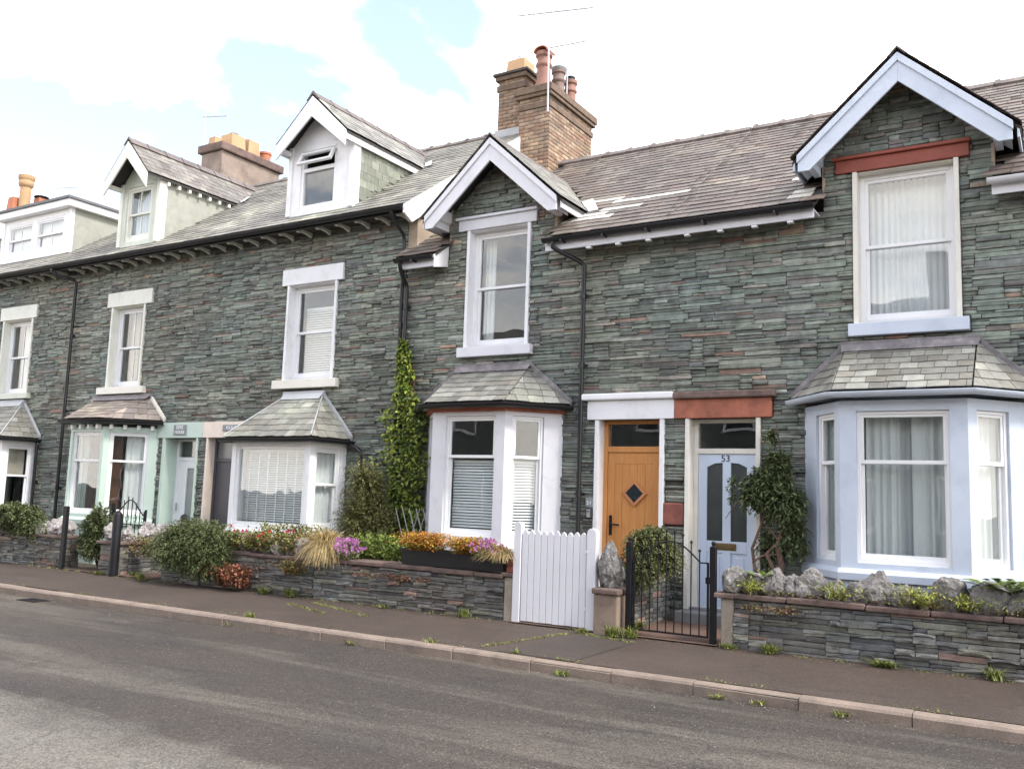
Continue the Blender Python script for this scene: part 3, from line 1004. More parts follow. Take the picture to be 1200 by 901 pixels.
def rock(name, c, size, mat, parent=None, seed=0, sub=2, rough=0.22, point=0.0, org=None):
    """irregular boulder: displaced icosphere, flat underside"""
    r = random.Random(seed)
    bm = bmesh.new()
    bmesh.ops.create_icosphere(bm, subdivisions=sub, radius=1)
    dirs = [(Vector((r.gauss(0, 1), r.gauss(0, 1), r.gauss(0, 1))).normalized(), r.uniform(0.62, 0.95)) for _ in range(9)]
    from mathutils import noise as mn
    of = Vector((seed * 3.71, seed * 1.13, seed * .57))
    for v in bm.verts:
        p = v.co.copy()
        for d, k in dirs:
            e = p.dot(d)
            if e > k: p -= d * (e - k) * .85
        f = mn.fractal(v.co * 1.4 + of, 1.0, 2.0, 4)
        g = 1 - abs(mn.noise(v.co * 2.6 + of * 1.7)) * 2
        p *= 1 + rough * (.85 * f - .45 * g) + r.uniform(-.02, .02)
        if point: p.x *= 1 - point * max(0, p.z); p.y *= 1 - point * max(0, p.z)
        if p.z < -0.62: p.z = -0.62
        v.co = Vector((p.x * size[0], p.y * size[1], (p.z + 0.62) * size[2] / 1.5))
    o = ORG[parent.name] if parent is not None else Vector((0, 0, 0))
    me = bpy.data.meshes.new(name)
    bmesh.ops.translate(bm, verts=bm.verts, vec=(Vector(c) - o) if parent is not None else (0, 0, 0))
    bm.to_mesh(me); bm.free()
    me.materials.append(mat)
    return link(name, me, parent, None if parent is not None else c)


# ------------------------------------------------------------------ ground
KY0, KY1 = -3.47, -3.32          # kerb front and back
ROADZ, PAVZ0, PAVZ1 = -0.165, -0.052, 0.02


def sheet(name, pts, mat, sub=None):
    m = MB(); m.add(pts, [tuple(range(len(pts)))])
    o = m.build(name, mat)
    o['kind'] = 'structure'
    return o


sheet('ground', [(-600, -600, -0.30), (600, -600, -0.30), (600, 600, -0.30), (-600, 600, -0.30)], SOIL)
# road with a gentle crown, from kerb to kerb
m = MB()
prof = [(KY0 + 0.02, ROADZ), (-5.0, ROADZ + 0.035), (-7.0, ROADZ + 0.06), (-9.2, ROADZ + 0.035), (-10.63, ROADZ)]
for (ya, za), (yb, zb) in zip(prof, prof[1:]):
    m.add([(-90, ya, za), (40, ya, za), (40, yb, zb), (-90, yb, zb)], [(0, 1, 2, 3)])
tag(m.build('road', ROADM, smooth=True), kind='structure')
m = MB(); m.add([(-90, KY1, PAVZ0), (40, KY1, PAVZ0), (40, -1.55, PAVZ1 + .004), (-90, -1.55, PAVZ1 + .004)], [(0, 1, 2, 3)])
tag(m.build('pavement', PAVEM), kind='structure')
m = MB(); m.add([(-90, -10.78, -0.05), (40, -10.78, -0.05), (40, -13.0, 0.0), (-90, -13.0, 0.0)], [(0, 1, 2, 3)])
tag(m.build('far_pavement', PAVEM), kind='structure')
kerb = MB().box(-40, 12, KY0 + 0.03, KY1, -0.29, -0.075).build('kerb', MORTAR)
tag(kerb, kind='structure')
ORG[kerb.name] = Vector((0, 0, 0))
fkerb = MB().box(-40, 12, -10.78, -10.63, -0.29, -0.045).build('far_kerb', KERB)
tag(fkerb, kind='structure')
# kerb stones: rounded nose, three lengths shared
kst = []
rk = random.Random(3)
for Lk in (0.88, 0.93, 0.80):
    m = MB(); pr = [(-0.075, -0.15), (-0.078, -0.03), (-0.062, -0.008), (-0.035, 0.0), (0.075, 0.0), (0.075, -0.15)]
    m.ext([(0, a, b) for a, b in pr], (Lk - 0.008, 0, 0))
    me = bpy.data.meshes.new('kerb_stone'); me.from_pydata(m.v, [], m.f); me.materials.append(KERB); kst.append((Lk, me))
x = -24.0
while x < 3.5:
    Lk, me = rk.choice(kst)
    o = bpy.data.objects.new('kerb_stone', me); COL.objects.link(o); o.parent = kerb
    o.location = (x, (KY0 + KY1) / 2 + rk.uniform(-0.007, 0.007) + 0.035 * math.sin((x + 7.5) * 0.42) - 0.01, -0.052 + rk.uniform(-0.006, 0.004))
    o.rotation_euler = (R(rk.uniform(-0.8, 0.8)), R(rk.uniform(-0.15, 0.15)), R(rk.uniform(-0.3, 0.3)))
    x += Lk
# garden ground and paths behind the boundary walls
m = MB(); m.add([(-40, -1.56, 0.012), (12, -1.56, 0.012), (12, 0.5, 0.012), (-40, 0.5, 0.012)], [(0, 1, 2, 3)])
tag(m.build('garden_ground', SOIL), kind='structure')
for nm, a, b in (('garden_path', -5.95, -4.75), ('garden_path', -4.60, -3.35), ('garden_path', -13.55, -12.75), ('garden_path', -15.05, -14.05)):
    MBp = MB(); MBp.add([(a, -1.8, 0.030), (b, -1.8, 0.030), (b, 0.0, 0.036), (a, 0.0, 0.036)], [(0, 1, 2, 3)])
    tag(MBp.build(nm, PATH), kind='structure')


# ------------------------------------------------------------------ houses
def eaveR(y): return 5.25 + 0.70 * (y + 0.35)


def eaveL(y): return 6.10 + 0.69 * (y + 0.40)


RIDGEY = 3.5
GUT = [(0.062 * math.sin(t), -0.062 * math.cos(t)) for t in [R(a) for a in range(-90, 91, 22)]] + [(0.054 * math.sin(t), -0.054 * math.cos(t)) for t in [R(a) for a in range(90, -91, -22)]]


def gutter(parent, path, mat, name='gutter', brackets=0.9):
    g = MB().sweep(path, GUT).build(name, mat, parent, smooth=True)
    if brackets:
        p0, p1 = Vector(path[0]), Vector(path[-1])
        if len(path) == 2:
            n = int((p1 - p0).length / brackets)
            for k in range(n):
                p = p0.lerp(p1, (k + 0.5) / n)
                MB().box(p.x - 0.012, p.x + 0.012, p.y - 0.075, p.y + 0.075, p.z - 0.078, p.z - 0.050).build('bracket', mat, g)
    return g


def downpipe(parent, pts, r=0.036, mat=None, collars=(1.2, 2.9, 4.6)):
    mat = mat or BLACK
    d = MB().tube(pts, r, 10).build('downpipe', mat, parent, smooth=True)
    x, y = pts[-1][0], pts[-1][1]
    top = max(p[2] for p in pts)
    for z in collars:
        if z < top - 0.3:
            c = MB().tube([(x, y, z - 0.04), (x, y, z + 0.04)], r + 0.011, 10)
            c.box(x - 0.075, x + 0.075, y + 0.02, y + 0.045, z - 0.02, z + 0.02)
            c.build('collar', mat, d)
    return d


def upper_window(h, x0, x1, z0, z1, lint, sill, jamb_mat, lint_mat, sill_mat, frame_mat, mid=None, coping=None, bars=(0, 0), y=0.13):
    w = MB()
    w.box(x0 - 0.025, x0 + 0.03, -0.036, 0.20, z0, z1)
    w.box(x1 - 0.03, x1 + 0.025, -0.036, 0.20, z0, z1)
    w.box(x0 + 0.03, x1 - 0.03, 0.0, 0.20, z1 - 0.02, z1)
    win = w.build('window', jamb_mat, h, bevel=0.006)
    MB().box(lint[0], lint[1], -0.045, 0.10, z1, lint[2]).build('lintel', lint_mat, win, bevel=0.006)
    if coping:
        MB().box(lint[0] - 0.04, lint[1] + 0.02, -0.085, 0.05, lint[2] + .001, lint[2] + 0.045).build('lintel_coping', coping, win, bevel=0.008)
    MB().box(sill[0], sill[1], -0.10, 0.16, sill[2], z0).build('sill', sill_mat, win, bevel=0.008)
    sash_window(ID4, x0 + 0.03, x1 - 0.03, z0 + 0.002, z1 - 0.02, y, win, frame_mat, mid=mid, fr=0.058, bars_top=bars[0], bars_bot=bars[1], sash=0.042)
    return win


FST = dict(depth=(0.014, 0.050), gap=0.0035, tilt=0.8)


_pr = random.Random(4242)
PACKED = {'R': pack(-9.222, 1.3, 0.02, 5.2, _pr, (0.018, 0.080), (0.17, 0.78)), 'L': pack(-24.5, -9.222, 0.02, 6.02, _pr, (0.018, 0.080), (0.17, 0.70))}


def front_wall(h, x0, x1, zt, holes, shole, pal, gable=None, seed=1, sx=None, rust=0):
    rng = random.Random(seed)
    m = MB()
    wall_cells(x0, x1, -0.1, zt, holes, 0.03, 0.36, m)
    rects = [r for r in PACKED['R' if zt < 5.5 else 'L'] if x0 <= (r[0] + r[2]) / 2 < x1]
    planes = None
    if gable:
        c, hw, zr, pk, sl = gable
        wall_cells(c - hw, c + hw, zt, zr, holes, 0.03, 0.36, m)
        m.prism_y([(c - hw, zr), (c + hw, zr), (c + hw, pk - sl * hw), (c, pk), (c - hw, pk - sl * hw)], 0.03, 0.36)
        rects += pack(c - hw, c + hw, zt, pk, rng, (0.026, 0.09), (0.14, 0.55))
    w = m.build('wall', MORTAR, h)
    rects = cut(rects, shole)
    if gable:
        lo = [r for r in rects if r[1] < zt - 1e-6]
        hi = [r for r in rects if r[1] >= zt - 1e-6]
        good, rest = [], []
        planes = [(sl, 1, pk + sl * c), (-sl, 1, pk - sl * c)]
        for r in hi:
            p = clip_poly([(r[0], r[1]), (r[2], r[1]), (r[2], r[3]), (r[0], r[3])], planes)
            ar = 0.5 * abs(sum(p[i][0] * p[(i + 1) % len(p)][1] - p[(i + 1) % len(p)][0] * p[i][1] for i in range(len(p)))) if p else 0
            (good if ar > 0.995 * (r[2] - r[0]) * (r[3] - r[1]) else rest).append(r)
        lay_stones(lo + good, w, Matrix.Translation((0, 0.03, 0)), STONE, pal, rng, **FST)
        lay_stones(rest, w, Matrix.Translation((0, 0.03, 0)), STONE, pal, rng, **FST, planes=planes, limit=0, infill='gable_edge_stones')
    else:
        lay_stones(rects, w, Matrix.Translation((0, 0.03, 0)), STONE, pal, rng, **FST)
    # rooms behind the windows: floor, ceiling, back and side walls
    r_ = MB()
    a, b = x0 + 0.12, x1 - 0.12
    r_.add([(a, .37, .1), (b, .37, .1), (b, 3.4, .1), (a, 3.4, .1), (a, .37, zt - .05), (b, .37, zt - .05), (b, 3.4, zt - .05), (a, 3.4, zt - .05)],
           [(0, 1, 2, 3), (4, 5, 6, 7), (2, 3, 7, 6), (1, 2, 6, 5), (0, 3, 7, 4)])
    r_.box(a, b, .37, 3.4, 2.85, 3.05)
    r_.build('interior_wall', PLASTERIN, h)
    # back wall and sides so that the shell is closed
    s = MB(); s.box(x0, x1, 6.9, 7.1, -0.1, zt); s.box(x0, x0 + 0.1, 0.37, 6.9, -0.1, zt); s.box(x1 - 0.1, x1, 0.37, 6.9, -0.1, zt)
    s.build('rear_wall', RENDERED, h)
    return w


def facet_slates(parent, P, Q, TP, TQ, pal, rng, e=0.135, w=(0.16, 0.25), limit=120):
    P, Q, TP, TQ = map(Vector, (P, Q, TP, TQ))
    U = (Q - P).normalized()
    V = (TP - P) - U * (TP - P).dot(U)
    vmax = V.length; V.normalize()
    a, b = (TP - P).dot(U), (TQ - P).dot(U)
    Lw = (Q - P).length
    lay_slates(parent, P, U, V, lambda v: (a * v / vmax, Lw + (b - Lw) * v / vmax), vmax, pal, rng, e=e, w=w, limit=limit, thick=0.010)


def bay(h, plan, sillz, headz, topz, bodymat, framemat, wins, roof, seed, plinth=True, gutmat=None, fascia=None, sillmat=None):
    """plan: four points wall-left, front-left, front-right, wall-right. wins: per face (a0, a1, z0, z1, mid, bars)"""
    m = MB()
    th = 0.16
    faces = [face_T(plan[i], plan[i + 1]) for i in range(3)]
    for i, T in enumerate(faces):
        m.T = T
        L = math.dist(plan[i], plan[i + 1])
        if wins[i]:
            a0, a1, z0, z1 = wins[i][:4]
            e = 0.0
            m.box(-e, a0, 0.0, th, 0.0, topz); m.box(a1, L + e, 0.0, th, 0.0, topz)
            m.box(a0, a1, 0.001, th, 0.0, z0); m.box(a0, a1, 0.001, th, z1, topz)
        else:
            m.box(0, L, 0.0, th, 0.0, topz)
    m.T = None
    body = m.build('bay_window', bodymat, h)
    P3 = [(p[0], p[1], 0) for p in plan]
    # moulded sill course and plinth
    MB().sweep(P3, [(-0.02, sillz - 0.13), (0.055, sillz - 0.13), (0.06, sillz - 0.05), (0.03, sillz - 0.01), (-0.02, sillz)]).build('sill_course', sillmat or bodymat, body, bevel=0.004)
    if fascia:
        MB().sweep(P3, [(-0.02, topz - 0.02), (0.05, topz - 0.02), (0.05, topz + 0.035), (-0.02, topz + 0.035)]).build('fascia', fascia, body)
    for i, T in enumerate(faces):
        if wins[i]:
            a0, a1, z0, z1, mid = wins[i][:5]
            kw = wins[i][5] if len(wins[i]) > 5 else {}
            if kw.get('fixed'):
                mm = MB(T); rail_frame(mm, a0, a1, z0, z1, 0.03, 0.10, .05, .05, .05, .07); mm.build('frame', framemat, body, bevel=0.004)
                MB(T).box(a0 + .045, a1 - .045, .06, .066, z0 + .065, z1 - .045).build('pane', GLASS, body)
            else:
                sash_window(T, a0, a1, z0, z1, 0.035, body, framemat, mid=mid, fr=0.036, sash=.034, **kw)
    # roof
    z0, z1, ov = roof['z0'], roof['z1'], roof.get('ov', 0.13)
    pal = pal_roof(roof['pal'])
    rng = random.Random(seed)
    WL, A, B, WR = [Vector((p[0], p[1], z0)) for p in plan]

    def off(p, q, d):
        n = Vector((q[1] - p[1], -(q[0] - p[0]), 0)).normalized()
        return n * d
    # offset outline
    n0, n1, n2 = off(plan[0], plan[1], ov), off(plan[1], plan[2], ov), off(plan[2], plan[3], ov)

    def inter(p, d, q, e):
        den = d.x * e.y - d.y * e.x
        t = ((q.x - p.x) * e.y - (q.y - p.y) * e.x) / den
        return Vector((p.x + d.x * t, p.y + d.y * t, z0))
    A2 = inter(WL + n0, A - WL, A + n1, B - A)
    B2 = inter(A + n1, B - A, B + n2, WR - B)
    W2 = inter(WL + n0, A - WL, Vector((0, -.03, z0)), Vector((1, 0, 0)))
    R2 = inter(B + n2, WR - B, Vector((0, -.03, z0)), Vector((1, 0, 0)))
    TL, TR = Vector((roof['tl'], -0.03, z1)), Vector((roof['tr'], -0.03, z1))
    d = MB()
    dz = Vector((0, 0, -0.03))
    pts = [p + dz for p in (W2, A2, B2, R2, TL, TR)]
    d.add(pts, [(0, 1, 4), (1, 2, 5, 4), (2, 3, 5), (0, 4, 5, 3), (0, 3, 2, 1)])
    rf = d.build('bay_roof', DECK, h)
    facet_slates(rf, A2, B2, TL, TR, pal, rng, e=roof.get('e', .135))
    facet_slates(rf, W2, A2, TL, TL, pal, rng, e=roof.get('e', .135), limit=60)
    facet_slates(rf, B2, R2, TR, TR, pal, rng, e=roof.get('e', .135), limit=60)
    if roof.get('hip'):
        for p, q in ((A2, TL), (B2, TR)):
            MB().tube([p + Vector((0, 0, .035)), q + Vector((0, 0, .035))], 0.012, 8).build('hip_roll', roof['hip'], rf, smooth=True)
    fm = roof.get('flash', LEAD)
    # head flashing against the wall: upstand and dressed apron
    MB().box(TL.x - .06, TR.x + .06, -.075, -.005, z1 + .0, z1 + .085).build('head_flashing', fm, rf, bevel=0.008)
    sl = (z1 - z0) / (-A2.y)
    ap = MB()
    ap.ext([(TL.x - .05, -.07, z1 + .055), (TR.x + .05, -.07, z1 + .055), (TR.x + .03, -.07 - .15 / (1 + sl), z1 - .10 * sl + .03), (TL.x - .03, -.07 - .15 / (1 + sl), z1 - .10 * sl + .03)], (0, 0.012, 0.016))
    ap.build('apron_flashing', fm, rf)
    if roof.get('sideflash', True):
        for p, q in ((W2, TL), (R2, TR)):
            dx = -1 if q.x > p.x else 1
            s = MB(); s.ext([(p.x, -.06, p.z - .01), (q.x, -.06, q.z - .01), (q.x, -.06, q.z + .09), (p.x + dx * .02, -.06, p.z + .07)], (0, .05, 0))
            s.build('side_flashing', roof.get('sidemat', fm), rf, bevel=0.006)
    if roof.get('gutter', True):
        gutter(rf, [W2 + Vector((0.0, -.0, -.02)) + n0 * .3, A2 + (n0 + n1) * .22 + Vector((0, 0, -.02)), B2 + (n2 + n1) * .22 + Vector((0, 0, -.02)), R2 + n2 * .3 + Vector((0, 0, -.02))], gutmat or BLACK)
        MB().prism_z([(p.x, p.y) for p in (W2, A2, B2, R2)], z0 - .05, z0 - .032).build('soffit', bodymat, rf)
    return body, rf, faces


def gable_roof(h, c, seed, bmat, pal, zt=6.955, hw=1.25, sl=0.915, ridge_mat=RIDGE, cheek=True):
    """cross gable on the right-hand pair: two slopes, bargeboards, ridge, cheeks and valley flashing"""
    rng = random.Random(seed)
    yf = -0.35
    zr = zt
    ze = zt - sl * hw
    yb_r = (zr - 5.25) / .70 - .35
    yb_e = (ze - 5.25) / .70 - .35
    d = MB()
    for s in (-1, 1):
        pts = [(c, yf, zr - .035), (c, yb_r + .1, zr - .035), (c + s * hw, yb_e + .1, ze - .035), (c + s * hw, yf, ze - .035)]
        d.ext(pts, (0, 0, -0.04))
    rf = d.build('gable_roof', DECK, h)
    vmax = math.hypot(hw, sl * hw)
    for s in (1, -1):
        f = lambda v: (0, (yb_e - yf) + .08 + (yb_r - yb_e) * v / vmax)
        lay_slates(rf, (c + s * hw, yf - .076, ze), (0, 1, 0), (-s, 0, sl), f, vmax, pal_roof(pal), rng, e=0.155, w=(.18, .3), limit=150, thick=.005)
    # ridge tiles
    y = yf - .08
    while y < yb_r - .1:
        m = MB(); m.ext([(c - .11, y, zr - .08), (c, y, zr + .035), (c + .11, y, zr - .08), (c + .09, y, zr - .08), (c, y, zr + .012), (c - .09, y, zr - .08)], (0, .43, 0))
        m.build('ridge_tile', ridge_mat, rf)
        y += .44
    # bargeboards, one each side, with a raised top moulding
    zt2 = zt - .05
    for s in (-1, 1):
        b = MB()
        e = 1.17
        b.prism_y([(c, zt2), (c + s * e, zt2 - sl * e), (c + s * e, 5.63), (c + s * (e - .14), 5.63), (c, zt2 - .345)], yf - .045, yf - .01)
        bb = b.build('bargeboard', bmat, rf, bevel=0.004)
        b = MB()
        b.prism_y([(c, zt2 + .01), (c + s * (e + .01), zt2 + .01 - sl * (e + .01)), (c + s * (e + .01), zt2 - .10 - sl * e), (c, zt2 - .095)], yf - .068, yf - .0465)
        b.build('moulding', bmat, bb, bevel=0.006)
        b = MB(); b.prism_y([(c + s * (e - .02), 5.65), (c + s * (e - .02), 5.80), (c + s * .95, 5.97), (c + s * .95, 5.80)], yf, yf + .36)
        b.build('soffit_board', bmat, rf)
        ev = MB(); ev.prism_x([(yf, ze - .15), (yf, ze - .045), (yb_e + .02, ze - .045), (yb_e - .12, ze - .15)], c + s * (hw - .035), c + s * (hw - .01)); ev.build('eaves_board', bmat, rf)
        # purlin end
        MB().box(c + s * 1.02 - .04, c + s * 1.02 + .04, yf, 0.0, 5.66, 5.76).build('purlin_end', bmat, rf)
        # rendered cheek between the main roof and the gable eave
        ch = MB()
        y0c, y1c = 0.0, yb_e + .25
        ch.prism_x([(y0c, eaveR(y0c) - .05), (y1c, eaveR(y1c) - .05), (y1c, zt - sl * .95 - .06), (y0c, zt - sl * .95 - .06)], c + s * .93, c + s * .965)
        ch.build('cheek_wall', RENDERED, rf)
        # valley flashing
        v = MB()
        a = Vector((c + s * hw, yb_e, ze)); t = Vector((c, yb_r, zr))
        dirv = (t - a).normalized()
        q0, q1 = a - dirv * .05, a + dirv * 0.62
        sd = Vector((s * .17, -.02, 0.0))
        up = Vector((0, 0, .028))
        v.ext([q0 + up, q0 + sd + up + Vector((0, 0, -.0)), q1 + sd + up + Vector((0, .06, .045)), q1 + up], (0, 0, .012))
        v.build('valley_flashing', UPVC, rf)
    return rf


def main_roof(h, x0, x1, side, seed, keep=None, gaps=(), pal='left', limit=300, sx=None):
    f = eaveL if side == 'L' else eaveR
    y0 = -0.42 if side == 'L' else -0.38
    sl = .69 if side == 'L' else .70
    d = MB()
    xs = sorted([x0, x1] + [g for gp in gaps for g in gp])
    for a, b in zip(xs, xs[1:]):
        mid = (a + b) / 2
        ys = 0.34 if any(g[0] < mid < g[1] for g in gaps) else y0 + .03
        d.prism_x([(ys, f(ys) - .01), (RIDGEY, f(RIDGEY) - .01), (RIDGEY, f(RIDGEY) - .05), (ys, f(ys) - .05)], a, b)
    yb = 2 * RIDGEY - y0
    d.prism_x([(RIDGEY, f(RIDGEY) - .01), (yb, f(y0) - .01), (yb, f(y0) - .05), (RIDGEY, f(RIDGEY) - .05)], x0, x1)
    rf = d.build('roof', DECK, h)
    vmax = (RIDGEY - y0) * math.hypot(1, sl)
    a, b = sx or (x0, x1)
    lay_slates(rf, (a, y0, f(y0)), (1, 0, 0), (0, 1, sl), lambda v: (0, b - a), vmax, pal_roof(pal), random.Random(seed), e=0.175, w=(.2, .36), limit=limit, keep=keep, thick=0.012)
    zr = f(RIDGEY)
    x = a
    k = 0
    while x < b - .05:
        e = min(.46, b - x)
        m = MB(); m.ext([(x, RIDGEY - .16, zr - .045), (x, RIDGEY - .06, zr + .05), (x, RIDGEY + .06, zr + .05), (x, RIDGEY + .16, zr - .045), (x, RIDGEY + .13, zr - .075), (x, RIDGEY - .13, zr - .075)], (e - .006, 0, 0))
        m.ext([(x, RIDGEY - .18, zr - .045), (x, RIDGEY - .07, zr + .068), (x, RIDGEY + .07, zr + .068), (x, RIDGEY + .18, zr - .045), (x, RIDGEY + .15, zr - .08), (x, RIDGEY - .15, zr - .08)], (.07, 0, 0))
        m.build('ridge_tile', RIDGE, rf)
        x += e
    return rf


def chimney_stack(h, x0, x1, y0, y1, z0, z1, seed, brick=True, mat=None, capz=0.16):
    """brick stack: bricks laid on a mortar core, oversailing courses at the head"""
    if not brick:
        c = MB().box(x0, x1, y0, y1, z0, z1).build('chimney', mat, h, bevel=0.02)
    else:
        c = MB().box(x0, x1, y0, y1, z0, z1).build('chimney', surf('chimney_mortar', (0.14, 0.11, 0.085), rough=0.95, bump=0.4), h)
        rng = random.Random(seed)

        def pal(r):
            k = r.uniform(.82, 1.15)
            q = r.choice([(0.27, 0.18, 0.115), (0.235, 0.145, 0.095), (0.30, 0.21, 0.14), (0.20, 0.135, 0.095), (0.26, 0.19, 0.13)])
            return tuple(v * k for v in q)
        for T, L in ((face_T((x0, y0), (x1, y0)), x1 - x0), (face_T((x1, y0), (x1, y1)), y1 - y0), (face_T((x0, y1), (x0, y0)), y1 - y0)):
            rects = []
            z, row = z0, 0
            while z < z1 - .03:
                xx = 0 if row % 2 else -.11
                while xx < L - .02:
                    a, b = max(0, xx), min(L, xx + .225)
                    if b - a > .04: rects.append((a, z, b, min(z + .075, z1)))
                    xx += .225
                z += .075; row += 1
            lay_stones(rects, c, T, BRICK, pal, rng, depth=(.006, .011), gap=.008, limit=0, tilt=0.2, infill='brickwork')
    return c


def pot(parent, x, y, z, prof, mat, name='chimney_pot', n=14):
    return MB().lathe((x, y, z), prof, n).build(name, mat, parent, smooth=True)


def square_pot(parent, x, y, z, w, hgt, mat):
    m = MB(); m.add([(x - w, y - w, z), (x + w, y - w, z), (x + w, y + w, z), (x - w, y + w, z), (x - w * .85, y - w * .85, z + hgt), (x + w * .85, y - w * .85, z + hgt), (x + w * .85, y + w * .85, z + hgt), (x - w * .85, y + w * .85, z + hgt)],
                      [(0, 3, 2, 1), (4, 5, 6, 7), (0, 1, 5, 4), (1, 2, 6, 5), (2, 3, 7, 6), (3, 0, 4, 7)])
    return m.build('chimney_pot', mat, parent, bevel=0.01)


TALLPOT = [(.15, 0), (.17, .03), (.135, .16), (.12, .22), (.115, .42), (.14, .45), (.14, .49), (.118, .52), (.118, .60), (.145, .63), (.145, .70), (.12, .71), (.10, .71), (.10, .62)]


# ---------------- house 53 (right)
GC53, GC51 = -1.665, -7.42
h53 = thing('terraced_house', 'slate terraced house with pale blue bay window and number 53 door', 'house', (-2.3, 0, 0), 'slate terraced houses')
D53 = (-4.38, 0.0, -3.43, 2.63)
W53 = (-2.24, 3.74, -1.10, 5.65)
holes = [D53, W53, (-2.72, 0.4, -0.58, 2.7)]
shole = [(-4.40, 0, -3.41, 2.63), (-4.56, 2.63, -3.25, 2.985), (-2.27, 3.74, -1.07, 5.65), (-2.46, 5.65, -0.96, 5.87), (-2.33, 3.58, -0.99, 3.74), (-2.84, 0, -0.46, 2.75), (-4.73, 1.225, -4.41, 1.525), (-5.73, 0, -4.70, 2.63), (-5.85, 2.63, -4.555, 2.995)]
front_wall(h53, -4.555, 1.3, 5.2, holes, shole, pal_facade(1.0), gable=(GC53, .95, 5.9, 6.83, .915), seed=53, sx=(-4.555, 1.3))
win53 = upper_window(h53, -2.24, -1.10, 3.74, 5.65, (-2.46, -0.96, 5.81), (-2.32, -1.0, 3.585), CREAM, REDPAINT, BLUE, UPVC, mid=4.72, coping=REDPAINT)
bay53, bayroof53, f53 = bay(h53, [(-2.86, 0), (-2.31, -.65), (-0.99, -.65), (-0.44, 0)], .87, 2.63, 2.74, BLUE, UPVC,
                            [(.29, .73, .93, 2.62, 2.05), (.18, 1.14, .93, 2.62, 2.05), (.12, .56, .93, 2.62, 2.05)],
                            dict(z0=2.84, z1=3.44, tl=-2.36, tr=-.94, pal='bay', flash=LEAD), 531, gutmat=BLUE)
gable_roof(h53, GC53, 532, BLUE, 'right')
keep53 = lambda p: not (abs(p.x - GC53) < 1.24 and 6.955 - .915 * abs(p.x - GC53) > p.z + .03 and (p.y > eaveR(0) * 0 + .35 or abs(p.x - GC53) < .99))
roof53 = main_roof(h53, -4.555, 1.3, 'R', 533, keep=keep53, gaps=[(GC53 - .96, GC53 + .96)], pal='right')
for a, b, fm in ((-4.5, -2.66, LILAC), (-.72, 1.3, LILAC)):
    MB().box(a, b, -.335, -.305, 5.045, 5.165).build('fascia', fm, roof53, bevel=0.004)
    MB().box(a, b, -.305, .0, 5.14, 5.16).build('soffit', LILAC, roof53)
gutter(roof53, [(-4.5, -.405, 5.205), (-2.64, -.405, 5.205)], BLACK)
gutter(roof53, [(-.76, -.405, 5.205), (1.3, -.405, 5.205)], LILAC)
for x in [-4.3 + .45 * k for k in range(4)]:
    MB().box(x - .035, x + .035, -.33, -.26, 5.018, 5.044).build('rafter_foot', WHITE, roof53)
# red stone lintel with coping over the door
lt = MB().box(-4.553, -3.265, -.05, .10, 2.63, 2.882).build('lintel', REDSTONE, h53, bevel=0.008)
MB().box(-4.553, -3.21, -.11, .06, 2.884, 2.98).build('lintel_coping', COPING, lt, bevel=0.02)
MB().box(-4.722, -4.42, -.03, .028, 1.23, 1.52).build('patch_stone', surf('dark_red_sandstone', (.22, .075, .055), rough=.85, var=.3, scale=8, bump=.6, bscale=60, stain=(.10, .05, .04), stain_amt=.6, stain_scale=7), h53, bevel=0.02)
jm = MB(); jm.box(-4.405, -4.345, -.035, .26, .17, 2.63); jm.box(-3.465, -3.405, -.035, .26, .17, 2.63)
jm.build('door_jamb', CREAM, h53, bevel=0.006)


def door53():
    x0, x1, z0, zt = -4.345, -3.465, .17, 2.63
    fr = MB(); rail_frame(fr, x0, x1, z0 - .0, zt, .15, .23, .055, .055, .05, .03)
    fr.box(x0 + .055, x1 - .055, .15, .23, 2.175, 2.245)
    fr.build('door_frame', CREAM, h53, bevel=0.005)
    MB().box(x0 + .05, x1 - .05, .185, .191, 2.24, 2.585).build('transom_pane', GLASS, h53)
    a, b = x0 + .058, x1 - .058
    d = MB()
    w = b - a
    y0, y1 = .17, .215
    st = .115
    # stiles, muntin, rails around two long lights with arched heads, and two panels below
    gz0, gz1 = 1.05, 2.05
    d.box(a, a + st, y0, y1, z0 + .03, 2.173); d.box(b - st, b, y0, y1, z0 + .03, 2.173)
    mid = (a + b) / 2
    d.box(mid - .055, mid + .055, y0, y1, z0 + .03, 2.173)
    for (p, q, s) in ((a + st, mid - .055, 1), (mid + .055, b - st, -1)):
        lo, hi = (2.0, 2.06) if s > 0 else (2.06, 2.0)
        d.prism_y([(p, lo), ((p + q) / 2, 2.05), (q, hi), (q, 2.173), (p, 2.173)], y0 + .001, y1 - .001)
        d.box(p, q, y0 + .001, y1 - .001, .90, gz0)
        d.box(p, q, y0 + .001, y1 - .001, z0 + .03, .36)
        d.box(p, q, y0 + .018, y1 - .004, .36, .90)
        d.box(p + .04, q - .04, y0 + .008, y1 - .006, .41, .85)
    dr = d.build('door', BLUEDOOR, h53, bevel=0.004)
    for (p, q) in ((a + st, mid - .055), (mid + .055, b - st)):
        MB().box(p - .004, q + .004, .19, .197, gz0 - .004, 2.062).build('door_glass', FROST, dr)
    lb = MB(); lb.box(mid - .15, mid + .13, .162, .1695, .935, 1.025)
    lb.build('letterbox', BRASS, dr, bevel=0.004)
    MB().box(mid - .125, mid + .105, .156, .1615, .955, 1.005).build('letterbox_flap', BRASS, dr, bevel=0.003)
    text_mesh('53', .125, Matrix.Translation((mid - .015, .1685, 2.112)), IRON, dr, 'number')
    MB().box(x0 - .02, x1 + .02, .02, .26, .155, .195).build('threshold', STEPM, h53)
    MB().box(-4.44, -3.30, -.30, .30, .02, .165).build('door_step', STEPM, h53, bevel=0.012)


door53()

